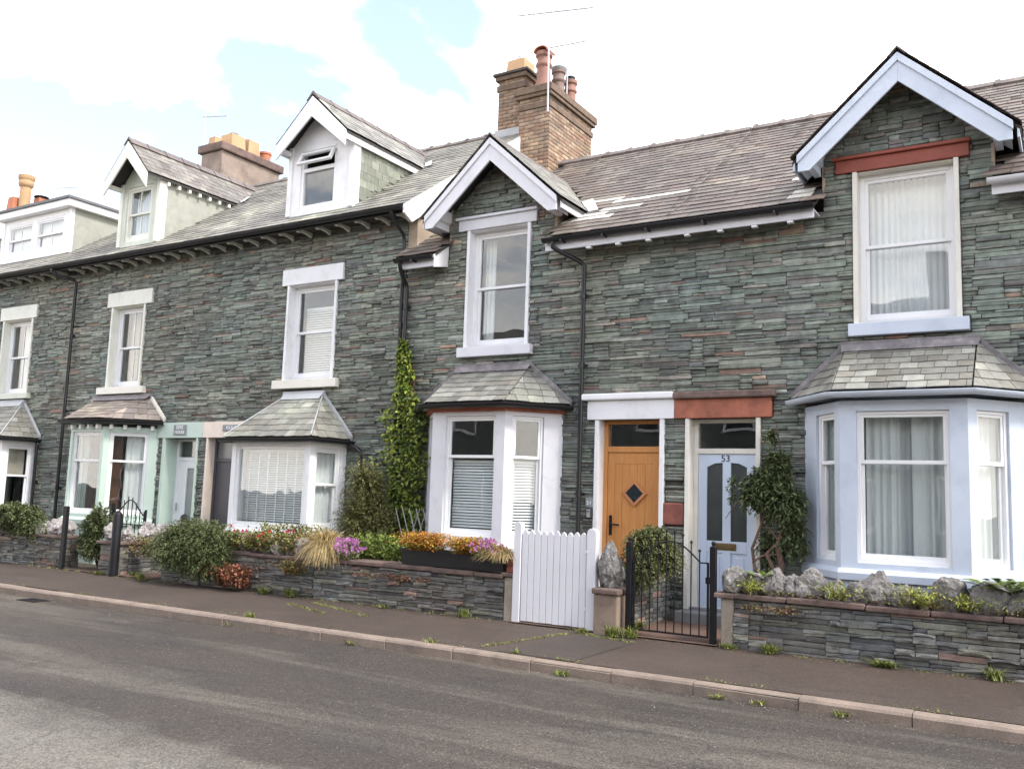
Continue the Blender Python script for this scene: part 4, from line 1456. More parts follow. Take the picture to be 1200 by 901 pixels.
# ---------------- house 51 (middle)
h51 = thing('terraced_house', 'slate terraced house with white gable bargeboards and orange front door', 'house', (-6.9, 0, 0), 'slate terraced houses')
holes = [(-5.70, 0, -4.73, 2.63), (-8.0, 3.77, -6.9, 5.63), (-8.5, .4, -6.4, 2.7)]
shole = [(-5.73, 0, -4.70, 2.63), (-5.85, 2.63, -4.555, 2.895), (-5.94, 2.895, -4.555, 2.995), (-8.03, 3.77, -6.87, 5.63), (-8.19, 5.63, -6.77, 5.87), (-8.1, 3.62, -6.79, 3.77), (-8.62, 0, -6.27, 2.75), (-4.73, 1.225, -4.41, 1.525), (-4.40, 0, -3.41, 2.63), (-4.56, 2.63, -3.25, 2.985)]
front_wall(h51, -9.22, -4.557, 5.2, holes, shole, pal_facade(1.06), gable=(GC51, .95, 5.9, 6.80, .915), seed=51)
win51 = upper_window(h51, -8.0, -6.9, 3.77, 5.63, (-8.19, -6.77, 5.80), (-8.1, -6.79, 3.62), WHITE, LILAC, LILAC, UPVC, mid=4.72, coping=LILAC)
bay51, bayroof51, f51 = bay(h51, [(-8.64, 0), (-8.07, -.65), (-6.82, -.65), (-6.25, 0)], .87, 2.66, 2.74, LILAC, UPVC,
                            [(.29, .74, .95, 2.66, 2.08), (.23, 1.10, .95, 2.66, 2.08), (.11, .58, .95, 2.66, 2.08)],
                            dict(z0=2.84, z1=3.42, tl=-8.07, tr=-6.82, pal='bay', flash=LEAD), 511, fascia=REDSTONE, sillmat=WHITE)
gable_roof(h51, GC51, 512, LILAC, 'left')
keep51 = lambda p: not (abs(p.x - GC51) < 1.24 and 6.955 - .915 * abs(p.x - GC51) > p.z + .03 and (p.y > .35 or abs(p.x - GC51) < .99)) and not (p.x < -8.2 and p.y > 2.9 and p.x > -9.05)
roof51 = main_roof(h51, -9.2, -4.557, 'R', 513, keep=keep51, gaps=[(GC51 - .96, GC51 + .96)], pal='right')
for a, b in ((-9.15, -8.40), (-6.44, -4.5)):
    MB().box(a, b, -.335, -.305, 5.045, 5.165).build('fascia', LILAC, roof51, bevel=0.004)
    MB().box(a, b, -.305, .0, 5.14, 5.16).build('soffit', LILAC, roof51)
    gutter(roof51, [(a, -.405, 5.205), (b, -.405, 5.205)], BLACK, brackets=.6)
for x in [-6.2 + .45 * k for k in range(4)]:
    MB().box(x - .035, x + .035, -.33, -.26, 5.018, 5.044).build('rafter_foot', WHITE, roof51)
MB().prism_x([(-.38, 5.21), (.0, 5.46), (.0, 5.10), (-.36, 5.02)], -8.42, -8.395).build('eave_end_board', WHITE, roof51)
lt = MB().box(-5.845, -4.557, -.05, .10, 2.63, 2.895).build('lintel', WHITE, h51, bevel=0.008)
MB().box(-5.935, -4.557, -.11, .06, 2.897, 2.99).build('lintel_coping', WHITE, lt, bevel=0.02)
jm = MB(); jm.box(-5.73, -5.665, -.035, .26, .17, 2.63); jm.box(-4.765, -4.70, -.035, .26, .17, 2.63)
jm.build('door_jamb', WHITE, h51, bevel=0.006)


def door51():
    x0, x1, z0, zt = -5.665, -4.765, .17, 2.63
    fr = MB(); rail_frame(fr, x0, x1, z0, zt, .14, .22, .06, .06, .05, .03)
    fr.box(x0 + .06, x1 - .06, .14, .22, 2.19, 2.27)
    fr.build('door_frame', OAK, h51, bevel=0.005)
    MB().box(x0 + .055, x1 - .055, .175, .181, 2.265, 2.585).build('transom_pane', GLASS, h51)
    a, b = x0 + .063, x1 - .063
    d = MB()
    # boarded leaf: narrow vertical grooves between boards
    n = 5
    w = (b - a - .20) / n
    d.box(a, a + .10, .16, .21, z0 + .03, 2.187); d.box(b - .10, b, .16, .21, z0 + .03, 2.187)
    d.box(a + .10, b - .10, .161, .209, z0 + .03, .42); d.box(a + .10, b - .10, .161, .209, 2.03, 2.187)
    for k in range(n):
        d.box(a + .10 + k * w + .0012, a + .10 + (k + 1) * w - .0012, .165, .205, .42, 2.03)
    d.box(a + .1, b - .1, .172, .20, .42, 2.03)
    dr = d.build('door', OAK, h51, bevel=0.003)
    cx, cz, s = (a + b) / 2 + .02, 1.63, .185
    fm = MB()
    o_, i_ = s, s - .055
    for q in range(4):
        A = [(0, o_), (o_, 0), (0, -o_), (-o_, 0)][q]; B = [(0, o_), (o_, 0), (0, -o_), (-o_, 0)][(q + 1) % 4]
        C = [(0, i_), (i_, 0), (0, -i_), (-i_, 0)][(q + 1) % 4]; D = [(0, i_), (i_, 0), (0, -i_), (-i_, 0)][q]
        fm.prism_y([(cx + p[0], cz + p[1]) for p in (A, B, C, D)], .135, .16)
    fm.build('diamond_frame', surf('pale_oak', (0.46, 0.20, 0.075), rough=.5), dr, bevel=0.004)
    gm = MB(); gm.prism_y([(cx, cz + i_), (cx + i_, cz), (cx, cz - i_), (cx - i_, cz)], .15, .158); gm.build('diamond_glass', DARKGLASS, dr)
    hd = MB(); hd.box(a + .035, a + .075, .148, .16, 1.05, 1.32); hd.tube([(a + .055, .12, 1.2), (a + .20, .115, 1.195)], .012, 8); hd.tube([(a + .055, .155, 1.2), (a + .055, .118, 1.2)], .011, 8)
    hd.build('handle', IRON, dr)
    MB().box(x0 - .02, x1 + .02, .02, .26, .155, .195).build('threshold', STEPM, h51)
    MB().box(-5.78, -4.68, -.30, .30, .02, .165).build('door_step', STEPM, h51, bevel=0.012)


door51()
# number plaque and key safe by the orange door
pq = MB().box(-5.845, -5.725, -.048, -.03, 1.415, 1.545).build('number_plaque', SIGNGREY, None, org=(-5.785, -.03, 1.415), bevel=0.01)
tag(pq, 'small grey plaque reading 51 on the wall beside orange door', 'plaque')
text_mesh('51', .085, Matrix.Translation((-5.785, -.049, 1.48)), WHITE, pq, 'number')
ks = thing('key_safe', 'small silver key safe under the number 51 plaque', 'key safe', (-5.78, -.03, 1.27))
MB().box(-5.815, -5.745, -.07, -.02, 1.27, 1.40).build('case', surf('grey_plastic', (.05, .05, .055), rough=.5), ks, bevel=0.012)
MB().box(-5.805, -5.755, -.078, -.0705, 1.28, 1.39).build('cover', ALU, ks, bevel=0.006)
MB().box(-5.79, -5.77, -.084, -.0785, 1.355, 1.372).build('dial', IRON, ks, bevel=0.002)
# downpipes
downpipe(h51, [(-6.28, -.405, 5.15), (-6.28, -.40, 5.08), (-6.22, -.36, 5.03), (-5.98, -.12, 4.90), (-5.93, -.085, 4.84), (-5.93, -.085, .05)], .034, collars=(1.6, 3.4, 4.4))
downpipe(h51, [(-9.05, -.405, 5.15), (-9.05, -.39, 5.07), (-9.10, -.25, 4.95), (-9.14, -.10, 4.86), (-9.14, -.085, 4.78), (-9.14, -.085, .05)], .034, collars=(1.6, 3.1, 4.5))

# ---------------- big brick chimney above the party wall of 49 and 51
ch51 = chimney_stack(h51, -9.0, -8.34, 2.95, 4.72, 7.2, 9.15, 5)
for k, (o_, za, zb) in enumerate(((.03, 8.93, 9.04), (.065, 9.15, 9.22), (.09, 9.222, 9.36))):
    MB().box(-9.0 - o_ if k else -9.02, -8.34 + o_, 2.95 - o_, 4.72 + o_, za, zb).build('oversailing_course', surf('sooty_brick%d' % k, (.15, .105, .075), rough=.9, var=.3, scale=8, bump=.5, bscale=30), ch51, bevel=0.008)
MB().prism_x([(3.0, 9.36), (4.67, 9.36), (4.5, 9.43), (3.2, 9.43)], -8.95, -8.39).build('flaunching', CONCRETE, ch51)
for i, (y, k, mt) in enumerate(((3.25, 1.12, TERRABROWN), (3.85, .98, surf('grey_clay_pot', (.17, .12, .10), rough=.7, var=.2)), (4.35, .95, TERRABROWN))):
    p = pot(ch51, -8.66, y, 9.40, [(r * (1.15 if i == 0 else 1), z * k) for r, z in TALLPOT], mt)
    if i == 0:
        MB().ext([(-8.66 + .16 * math.cos(R(a)), y - .16, 10.17 + .11 * math.sin(R(a))) for a in range(0, 181, 20)] + [(-8.66 + .135 * math.cos(R(a)), y - .16, 10.17 + .09 * math.sin(R(a))) for a in range(180, -1, -20)], (0, .32, 0)).build('pot_hood', TERRA, p)
    elif i == 1:
        MB().lathe((-8.66, y, 10.08), [(.15, 0), (.16, .05), (.06, .09)], 12).build('pot_cap', SIGNGREY, p, smooth=True)
    else:
        MB().lathe((-8.66, y, 10.05), [(.10, 0), (.10, .10), (.07, .12)], 10).build('pot_cap', IRON, p, smooth=True)

# ---------------- house 49
h49 = thing('terraced_house', 'slate terraced house with white gabled dormer and large blind-covered bay window', 'house', (-11.5, 0, 0), 'slate terraced houses')
holes = [(-11.85, 3.41, -10.72, 5.11), (-12.2, .4, -10.4, 2.2), (-13.68, 0, -12.78, 2.42)]
shole = [(-11.88, 3.41, -10.69, 5.11), (-12.0, 5.11, -10.57, 5.40), (-12.05, 3.26, -10.56, 3.41), (-12.28, 0, -10.32, 2.27), (-13.71, 0, -12.75, 2.42), (-13.83, 2.42, -12.55, 2.71), (-14.95, 0, -13.94, 2.42), (-15.14, 2.42, -13.81, 2.71)]
front_wall(h49, -13.82, -9.222, 6.02, holes, shole, pal_facade(1.05, rust=.03), seed=49)
win49 = upper_window(h49, -11.85, -10.72, 3.41, 5.11, (-12.0, -10.57, 5.40), (-12.05, -10.56, 3.26), WHITE, WHITE, CREAM, UPVC, mid=4.27)
bay49, bayroof49, f49 = bay(h49, [(-12.32, 0), (-12.22, -.72), (-10.42, -.72), (-10.30, 0)], .87, 2.22, 2.3, WHITE, UPVC,
                            [None, (.10, 1.72, .90, 2.22, 1.6, {'fixed': 1}), (.10, .62, .90, 2.2, 1.62)],
                            dict(z0=2.36, z1=3.12, tl=-11.72, tr=-10.88, pal='bay', hip=LEADPALE, flash=LEADPALE, e=.15, ov=.12), 491)
roof49 = main_roof(h49, -13.82, -8.98, 'L', 493, pal='left', keep=lambda p: not (-11.95 < p.x < -10.43 and p.y > -.0 and p.z < 7.2) and not (p.x > -9.8 and p.y > 3.3))
verge = MB().prism_x([(-.46, eaveL(-.46) + .02), (3.5, eaveL(3.5) + .02), (3.5, eaveL(3.5) - .36), (-.26, eaveL(-.26) - .36), (-.46, eaveL(-.46) - .12)], -8.995, -8.955).build('verge_board', WHITE, roof49)
MB().prism_x([(.0, 5.2), (3.6, 7.6), (3.6, 8.6), (-.02, 5.96)], -9.21, -9.03).build('flank_wall', RENDERED, h49)
gutter(roof49, [(-13.82, -.455, 6.055), (-8.99, -.455, 6.055)], BLACK, brackets=0)
MB().box(-13.82, -9.0, -.39, -.36, 5.97, 6.035).build('fascia', BLACK, roof49)
MB().box(-13.82, -9.0, -.36, .03, 6.02, 6.03).build('soffit', surf('dark_soffit', (.06, .055, .05), rough=.9), roof49)


def eave_brackets(roof, x0, x1, step=.44):
    me = None
    x = x0
    while x < x1:
        if me is None:
            m = MB(); m.prism_x([(-.345, 6.018), (.0, 6.018), (.0, 5.93), (-.10, 5.965), (-.22, 5.975), (-.30, 5.955), (-.345, 5.955)], -.024, .024)
            me = bpy.data.meshes.new('eave_bracket'); me.from_pydata(m.v, [], m.f); me.materials.append(PALEYEL)
        o = bpy.data.objects.new('eave_bracket', me); COL.objects.link(o); o.parent = roof
        o.location = (x - ORG[roof.name].x, 0, 0)
        x += step


eave_brackets(roof49, -13.6, -9.2)
# chimney of 49 beside the big stack
ch49 = chimney_stack(h49, -9.72, -9.12, 3.3, 4.6, 8.3, 9.85, 6)
for k, (o_, za, zb) in enumerate(((.035, 9.62, 9.74), (.06, 9.84, 9.93), (.10, 9.932, 9.985))):
    MB().box(-9.72 - o_, -9.12 + o_, 3.3 - o_, 4.6 + o_, za, zb).build('oversailing_course', surf('sooty_brick_b%d' % k, (.13, .09, .065) if k < 2 else (.06, .055, .05), rough=.9, var=.3, scale=8, bump=.5, bscale=30), ch49, bevel=0.006)
square_pot(ch49, -9.42, 3.62, 9.985, .23, .34, BUFF)
square_pot(ch49, -9.40, 4.25, 9.985, .2, .32, BUFF)
pot(ch49, -9.42, 3.62, 10.325, [(.10, 0), (.11, .05), (.10, .12), (.085, .13)], ALU, 'flue_terminal')
ap = MB(); ap.box(-9.76, -9.09, 3.26, 3.295, 8.55, 8.80); ap.ext([(-9.78, 3.28, 8.60), (-9.05, 3.28, 8.60), (-9.05, 3.08, 8.50), (-9.78, 3.08, 8.50)], (0, 0, .012))
ap.build('lead_apron', LEADPALE, ch49)


def gable_dormer(h, c, hw, zb, ze, zp, oh, wmat, bmat, cheekmat, seed, kind, win):
    """dormer standing just behind the gutter: front wall, cheeks, roof, bargeboards, window"""
    yf = -.08
    sl = (zp - ze) / (hw + .10)
    ybk = (ze - 6.1) / .69 - .4
    yrg = (zp - 6.1) / .69 - .4
    x0, x1, z0, z1 = win
    m = MB()
    m.box(c - hw, x0, yf, yf + .08, zb, ze); m.box(x1, c + hw, yf, yf + .08, zb, ze)
    m.box(x0, x1, yf, yf + .08, zb, z0); m.box(x0, x1, yf, yf + .08, z1, ze)
    m.prism_y([(c - hw, ze), (c + hw, ze), (c + hw * .0, ze + sl * hw * 1.0)], yf, yf + .08)
    d = m.build('dormer', wmat, h, bevel=0.004)
    for s in (-1, 1):
        ck = MB()
        ck.prism_x([(yf + .081, zb + .05), (ybk + .25, ze + .02), (yf + .081, ze + .02)], c + s * (hw - .03), c + s * hw)
        ck.build('cheek', cheekmat, d)
        MB().box(c + s * (hw - .01) - .05, c + s * (hw - .01) + .05, yf - .025, yf + .16, zb + .03, ze + .02).build('corner_board', bmat, d, bevel=0.006)
    fl = MB(); fl.box(c - hw + .02, c + hw - .02, yf + .10, 1.2, zb, zb + .03); fl.box(c - hw + .03, c + hw - .03, 1.2, 1.25, zb, ze)
    fl.build('dormer_room', PLASTERIN, d)
    # roof slopes
    e = hw + .10
    dk = MB()
    for s in (-1, 1):
        dk.ext([(c, yf - oh, zp - .03), (c, yrg + .1, zp - .03), (c + s * e, ybk + .1, ze - .03), (c + s * e, yf - oh, ze - .03)], (0, 0, -.03))
    rf = dk.build('dormer_roof', DECK, h)
    vmax = math.hypot(e, zp - ze)
    for s in (1, -1):
        lay_slates(rf, (c + s * e, yf - oh - .02, ze), (0, 1, 0), (-s, 0, sl), lambda v: (0, (ybk - yf + oh) + (yrg - ybk) * v / vmax), vmax, pal_roof(kind), random.Random(seed + s), e=.15, w=(.16, .27), limit=150, thick=.005)
    y = yf - oh - .03
    while y < yrg - .1:
        mm = MB(); mm.ext([(c - .13, y, zp - .085), (c, y, zp + .06), (c + .13, y, zp - .085), (c + .10, y, zp - .085), (c, y, zp + .02), (c - .10, y, zp - .085)], (0, .42, 0))
        mm.ext([(c - .145, y, zp - .09), (c, y, zp + .072), (c + .145, y, zp - .09), (c + .13, y, zp - .09), (c, y, zp + .06), (c - .13, y, zp - .09)], (0, .045, 0))
        mm.build('ridge_tile', RIDGE, rf)
        y += .43
    for s in (-1, 1):
        b = MB(); q = e - .02
        b.prism_y([(c, zp - .03), (c + s * q, zp - .03 - sl * q), (c + s * q, zp - .30 - sl * q), (c, zp - .40)] if kind == 'left' else
                  [(c, zp - .03), (c + s * q, zp - .03 - sl * q), (c + s * q, zp - .33 - sl * q), (c, zp - .37)], yf - oh - .03, yf - oh)
        b.build('bargeboard', bmat, rf, bevel=0.004)
        # eaves board along the cheek
        ev = MB(); ev.prism_x([(yf - oh, ze - .16), (yf - oh, ze - .02), (ybk + .05, ze - .02), (ybk - .12, ze - .16)], c + s * (hw + .055), c + s * (hw + .085))
        if kind == 'left': ev.build('eaves_board', bmat, rf)
        else:
            k = yf + .12
            while k < ybk - .1:
                MB().box(min(c + s * hw, c + s * (hw + .09)), max(c + s * hw, c + s * (hw + .09)), k, k + .06, ze - .14, ze - .035).build('rafter_foot', bmat, rf, bevel=.006)
                k += .26
        # white flashing in the valley where the slope meets the main roof
        a = Vector((c + s * e, ybk, ze)); t = Vector((c, yrg, zp)); dv_ = (t - a).normalized()
        v = MB(); q0, q1 = a, a + dv_ * .42; up = Vector((0, 0, .05)); sd = Vector((s * .17, -.03, 0))
        v.ext([q0 + up, q0 + sd + up, q1 + sd + up + Vector((0, .02, .02)), q1 + up], (0, 0, .012))
        v.build('valley_flashing', WHITE, rf)
    MB().box(c - hw - .06, c - hw + .02, yf - oh, yf, ze - .14, ze - .06).build('purlin_end', bmat, rf)
    return d


CHEEKSL = surf('green_slate_cheek', (0.20, 0.21, 0.165), rough=.7, var=.12, scale=9, bump=.2)
d49 = gable_dormer(h49, -11.2, .74, 6.33, 7.62, 8.40, .28, WHITE, WHITE, CHEEKSL, 494, 'left', (-11.68, -10.84, 6.46, 7.52))
# window of the white dormer: fixed light and a small open top light
fr = MB(); rail_frame(fr, -11.68, -10.84, 6.46, 7.52, -.06, .02, .06, .06, .05, .07); fr.box(-11.62, -10.90, -.06, .02, 7.14, 7.21)
fr.build('frame', UPVC, d49, bevel=.004)
MB().box(-11.63, -10.89, -.02, -.014, 6.52, 7.15).build('pane', GLASS, d49)
Tt = Matrix.Translation((0, -.07, 7.47)) @ Matrix.Rotation(R(-26), 4, 'X')
tl = MB(Tt); rail_frame(tl, -11.66, -10.86, -.27, 0, -.05, .0, .05, .05, .05, .05); tl.build('top_light', UPVC, d49, bevel=.004)
MB(Tt).box(-11.62, -10.90, -.027, -.021, -.23, -.04).build('pane', GLASS, d49)
# slate-hung right cheek
ckr = random.Random(8)
lay_slates_rows = []
for k in range(9):
    z = 6.36 + k * .14
    y = -.0 - (.1 if k % 2 else 0)
    while y < 1.6:
        ylo, yhi = max(y, .085), y + .2
        # stay above the roof and below the eaves
        zroof = eaveL((ylo + yhi) / 2) + .03
        z0_, z1_ = max(z, zroof), min(z + .137, 7.58)
        if z1_ - z0_ > .03 and yhi > .1:
            kk = ckr.uniform(.8, 1.2)
            MB().box(-10.459, -10.448 + ckr.uniform(0, .004), ylo + .003, yhi - .003, z0_, z1_).build('slate', SLATE[0], d49.children[0] if False else d49, col=(.22 * kk, .232 * kk, .185 * kk))
        y += .2

# ---------------- house 47
h47 = thing('terraced_house', 'slate terraced house with mint green bay window and sage gabled dormer', 'house', (-16, 0, 0), 'slate terraced houses')
holes = [(-16.87, 3.45, -15.83, 5.12), (-17.2, .4, -15.4, 2.5), (-14.89, 0, -13.97, 2.42)]
shole = [(-16.90, 3.45, -15.80, 5.12), (-17.03, 5.12, -15.61, 5.42), (-17.08, 3.31, -15.62, 3.45), (-17.42, 0, -15.12, 2.6), (-14.95, 0, -13.94, 2.42), (-15.14, 2.42, -13.81, 2.71), (-13.71, 0, -12.75, 2.42), (-13.83, 2.42, -12.55, 2.71)]
front_wall(h47, -18.14, -13.822, 6.02, holes, shole, pal_facade(1.05, rust=.03), seed=47)
win47 = upper_window(h47, -16.87, -15.83, 3.45, 5.12, (-17.03, -15.61, 5.42), (-17.08, -15.62, 3.31), PALEYEL, PALEYEL, CREAM, UPVC, mid=4.28, bars=(1, 1))
bay47, bayroof47, f47 = bay(h47, [(-17.46, 0), (-16.86, -.7), (-15.80, -.7), (-15.10, 0)], .87, 2.52, 2.6, MINT, UPVC,
                            [(.30, .80, .93, 2.5, 1.95), (.07, .97, .93, 2.5, 1.95), (.10, .80, .93, 2.5, 1.95)],
                            dict(z0=2.74, z1=3.2, tl=-17.15, tr=-15.42, pal='pink', flash=LEAD, e=.14, sidemat=CREAM), 471)
for T, L in zip(f47, [math.dist((-17.46, 0), (-16.86, -.7)), 1.06, math.dist((-15.8, -.7), (-15.1, 0))]):
    n = 4
    for k in range(n):
        a = L * (k + .5) / n
        MB(T).box(a - .03, a + .03, -.09, 0.0, 2.55, 2.64).build('dentil', WHITE, bay47, bevel=.004)
roof47 = main_roof(h47, -18.14, -13.822, 'L', 473, pal='left', keep=lambda p: not (-16.8 < p.x < -15.6 and p.y > 0 and p.z < 7.2))
gutter(roof47, [(-18.14, -.455, 6.055), (-13.82, -.455, 6.055)], BLACK, brackets=0)
MB().box(-18.14, -13.83, -.39, -.36, 5.97, 6.035).build('fascia', BLACK, roof47)
MB().box(-18.14, -13.83, -.36, .03, 6.02, 6.03).build('soffit', DECK, roof47)
eave_brackets(roof47, -18.0, -13.9)
d47 = gable_dormer(h47, -16.2, .60, 6.33, 7.68, 8.45, .36, SAGE, PALEYEL, CHEEK, 474, 'mixed', (-16.62, -15.82, 6.45, 7.60))
sash_window(ID4, -16.62, -15.82, 6.45, 7.60, -.06, d47, PALEYEL, mid=7.02, fr=.06, bars_top=1, bars_bot=1)
# stack at the party wall with 45
ch47 = chimney_stack(h47, -18.35, -17.6, 3.05, 4.95, 8.3, 9.72, 7, brick=False, mat=OLDRENDER)
MB().box(-18.43, -17.52, 2.97, 5.03, 9.72, 9.93).build('chimney_cap', COPING, ch47, bevel=.03)
square_pot(ch47, -18.05, 3.2, 9.93, .13, .22, BUFF)
square_pot(ch47, -17.95, 3.65, 9.93, .24, .40, BUFF); square_pot(ch47, -17.9, 4.15, 9.93, .2, .42, BUFF)
for yy in (3.65, 4.15): pot(ch47, -17.93, yy, 10.33, [(.10, 0), (.12, .06), (.06, .1)], SIGNGREY, 'flue_cap')
pot(ch47, -17.9, 4.7, 9.93, [(.13, 0), (.14, .25), (.16, .27), (.16, .32), (.12, .33)], TERRA)
# door 47: deep mint reveal, white door with one tall light
lt = MB().box(-15.13, -13.824, -.04, .10, 2.42, 2.71).build('lintel', MINT, h47, bevel=.006)
jm = MB(); jm.box(-14.95, -14.87, -.036, .36, .15, 2.42); jm.box(-13.985, -13.945, -.036, .36, .15, 2.42); jm.build('door_jamb', MINT, h47, bevel=.005)
fr = MB(); rail_frame(fr, -14.87, -13.985, .15, 2.42, .26, .34, .05, .05, .05, .03); fr.box(-14.82, -14.035, .26, .34, 2.0, 2.07); fr.build('door_frame', UPVC, h47, bevel=.004)
MB().box(-14.83, -14.03, .29, .296, 2.06, 2.38).build('transom_pane', GLASS, h47)
dm = MB(); dm.box(-14.82, -14.56, .275, .32, .18, 2.0); dm.box(-14.30, -14.035, .275, .32, .18, 2.0); dm.box(-14.56, -14.30, .276, .319, .18, .78); dm.box(-14.56, -14.30, .276, .319, 1.86, 2.0)
dr = dm.build('door', UPVC, h47, bevel=.004)
MB().box(-14.565, -14.295, .295, .302, .775, 1.865).build('door_glass', surf('pale_obscured_glass', (.24, .27, .26), rough=.2, var=.1), dr)
MB().tube([(-14.75, .24, 1.05), (-14.75, .24, 1.2)], .014, 8).build('handle', ALU, dr)
MB().box(-14.95, -13.9, -.2, .36, .02, .15).build('door_step', STEPM, h47)
pq = MB().box(-14.62, -14.27, -.058, -.041, 2.47, 2.665).build('name_plaque', SIGNGREY, None, org=(-14.445, -.041, 2.47), bevel=.006)
tag(pq, 'square grey two-line name plaque on the mint green lintel', 'plaque')
text_mesh('BIRK', .10, Matrix.Translation((-14.445, -.059, 2.613)), WHITE, pq); text_mesh('HOUSE', .085, Matrix.Translation((-14.445, -.059, 2.523)), WHITE, pq)
# door 49
lt = MB().box(-13.818, -12.56, -.04, .10, 2.42, 2.71).build('lintel', PEACH, h49, bevel=.006)
jm = MB(); jm.box(-13.71, -13.66, -.036, .30, .15, 2.42); jm.box(-12.80, -12.75, -.036, .30, .15, 2.42); jm.build('door_jamb', PEACH, h49, bevel=.005)
fr = MB(); rail_frame(fr, -13.66, -12.80, .15, 2.42, .14, .22, .06, .06, .05, .03); fr.box(-13.60, -12.86, .14, .22, 1.98, 2.05); fr.build('door_frame', DARKGREY, h49, bevel=.004)
MB().box(-13.61, -12.85, .17, .176, 2.04, 2.38).build('transom_pane', surf('grey_transom', (.16, .165, .16), rough=.15), h49)
MB().box(-13.60, -12.86, .155, .20, .18, 1.98).build('door', DARKGREY, h49, bevel=.006)
MB().box(-13.75, -12.70, -.2, .36, .02, .15).build('door_step', STEPM, h49)
pq = MB().box(-13.27, -12.72, -.058, -.041, 2.535, 2.65).build('name_plaque', SIGNGREY, None, org=(-13.0, -.041, 2.535), bevel=.005)
tag(pq, 'long grey name plaque on the pale peach lintel beside bay roof', 'plaque')
text_mesh('KILBURN', .085, Matrix.Translation((-13.0, -.059, 2.593)), WHITE, pq)
downpipe(h47, [(-18.45, -.455, 6.0), (-18.45, -.45, 5.93), (-18.38, -.36, 5.88), (-18.16, -.12, 5.80), (-18.13, -.085, 5.74), (-18.13, -.085, .05)], .036, collars=(1.4, 3.0, 4.6))
downpipe(h49, [(-10.18, -.10, 2.32), (-10.12, -.10, 2.26), (-9.98, -.09, 2.22), (-9.92, -.085, 2.14), (-9.92, -.085, .05)], .032, collars=(1.8,))
downpipe(h49, [(-9.235, -.455, 6.0), (-9.235, -.44, 5.92), (-9.235, -.12, 5.70), (-9.235, -.085, 5.6), (-9.235, -.085, .05)], .03, collars=(2.2, 4.2))

# ---------------- house 45 (left edge)
h45 = thing('terraced_house', 'slate terraced house with white flat-roofed dormer at the left edge', 'house', (-21, 0, 0), 'slate terraced houses')
holes = [(-20.86, 3.43, -19.72, 5.12), (-21.7, .4, -19.3, 2.4)]
shole = [(-20.89, 3.43, -19.69, 5.12), (-21.0, 5.12, -19.57, 5.42), (-21.05, 3.31, -19.56, 3.43), (-21.9, 0, -19.12, 2.4)]
front_wall(h45, -29, -18.142, 6.02, holes, shole, pal_facade(1.05, rust=.03), seed=45, sx=(-23.2, -18.142))
upper_window(h45, -20.86, -19.72, 3.43, 5.12, (-21.0, -19.57, 5.42), (-21.05, -19.56, 3.31), PALEYEL, PALEYEL, SAGE, UPVC, mid=4.28, bars=(1, 1))
bay45, bayroof45, f45 = bay(h45, [(-21.95, 0), (-21.85, -.7), (-19.24, -.7), (-19.14, 0)], .87, 2.22, 2.34, UPVC, UPVC,
                            [None, (.15, 2.46, .90, 2.28, 1.6, {'fixed': 1}), (.10, .62, .90, 2.25, 1.62)],
                            dict(z0=2.42, z1=3.2, tl=-21.0, tr=-19.75, pal='bay', flash=LEADPALE, hip=LEADPALE, e=.15), 451)
roof45 = main_roof(h45, -29, -18.142, 'L', 453, pal='left', sx=(-28.5, -18.142))
gutter(roof45, [(-29, -.455, 6.055), (-18.14, -.455, 6.055)], BLACK, brackets=0)
MB().box(-29, -18.15, -.39, -.36, 5.97, 6.035).build('fascia', BLACK, roof45)
MB().box(-29, -18.15, -.36, .03, 6.02, 6.03).build('soffit', DECK, roof45)
eave_brackets(roof45, -23.0, -18.3)
downpipe(h45, [(-19.02, -.10, 2.38), (-18.98, -.10, 2.30), (-18.98, -.085, .05)], .034, collars=(1.5,))
# flat-roofed dormer
dx0, dx1, dyf = -21.85, -19.12, .28
dm = MB()
zb_, zt_ = 6.62, 7.66
wn_ = [(-21.62, -20.60, 6.78, 7.52), (-20.46, -19.36, 6.78, 7.52)]
wall_cells(dx0, dx1, zb_, zt_, [(a, c, b, d) for a, b, c, d in wn_], dyf, dyf + .08, dm)
d45 = dm.build('dormer', UPVC, h45, bevel=.004)
for s, x in ((-1, dx0), (1, dx1)):
    yb = (zt_ - 6.1) / .69 - .4
    MB().prism_x([(dyf + .081, eaveL(dyf) + .0), (yb + .05, zt_), (dyf + .081, zt_)], x - (.03 if s > 0 else 0), x + (0 if s > 0 else .03)).build('cheek', CHEEK, d45)
    MB().box(x - .05 - (.04 if s > 0 else -.04), x + .05 - (.04 if s > 0 else -.04), dyf - .02, dyf - .001, zb_, zt_).build('corner_board', UPVC, d45, bevel=.004)
for a, b, c, d in wn_:
    sash_window(ID4, a, b, c, d, dyf + .005, d45, UPVC, mid=7.15, fr=.045, bars_top=1, bars_bot=1, sash=.035)
MB().box(dx0 + .05, dx1 - .05, 1.6, 1.65, zb_, zt_).build('dormer_room', PLASTERIN, d45)
MB().box(dx0 - .12, dx1 + .12, dyf - .16, 2.2, zt_ + .001, zt_ + .16).build('roof_edge', UPVC, d45, bevel=.006)
MB().box(dx0 - .16, dx1 + .16, dyf - .20, 2.24, zt_ + .162, zt_ + .225).build('flat_roof', surf('grey_roof_felt', (.16, .16, .165), rough=.8), d45, bevel=.006)
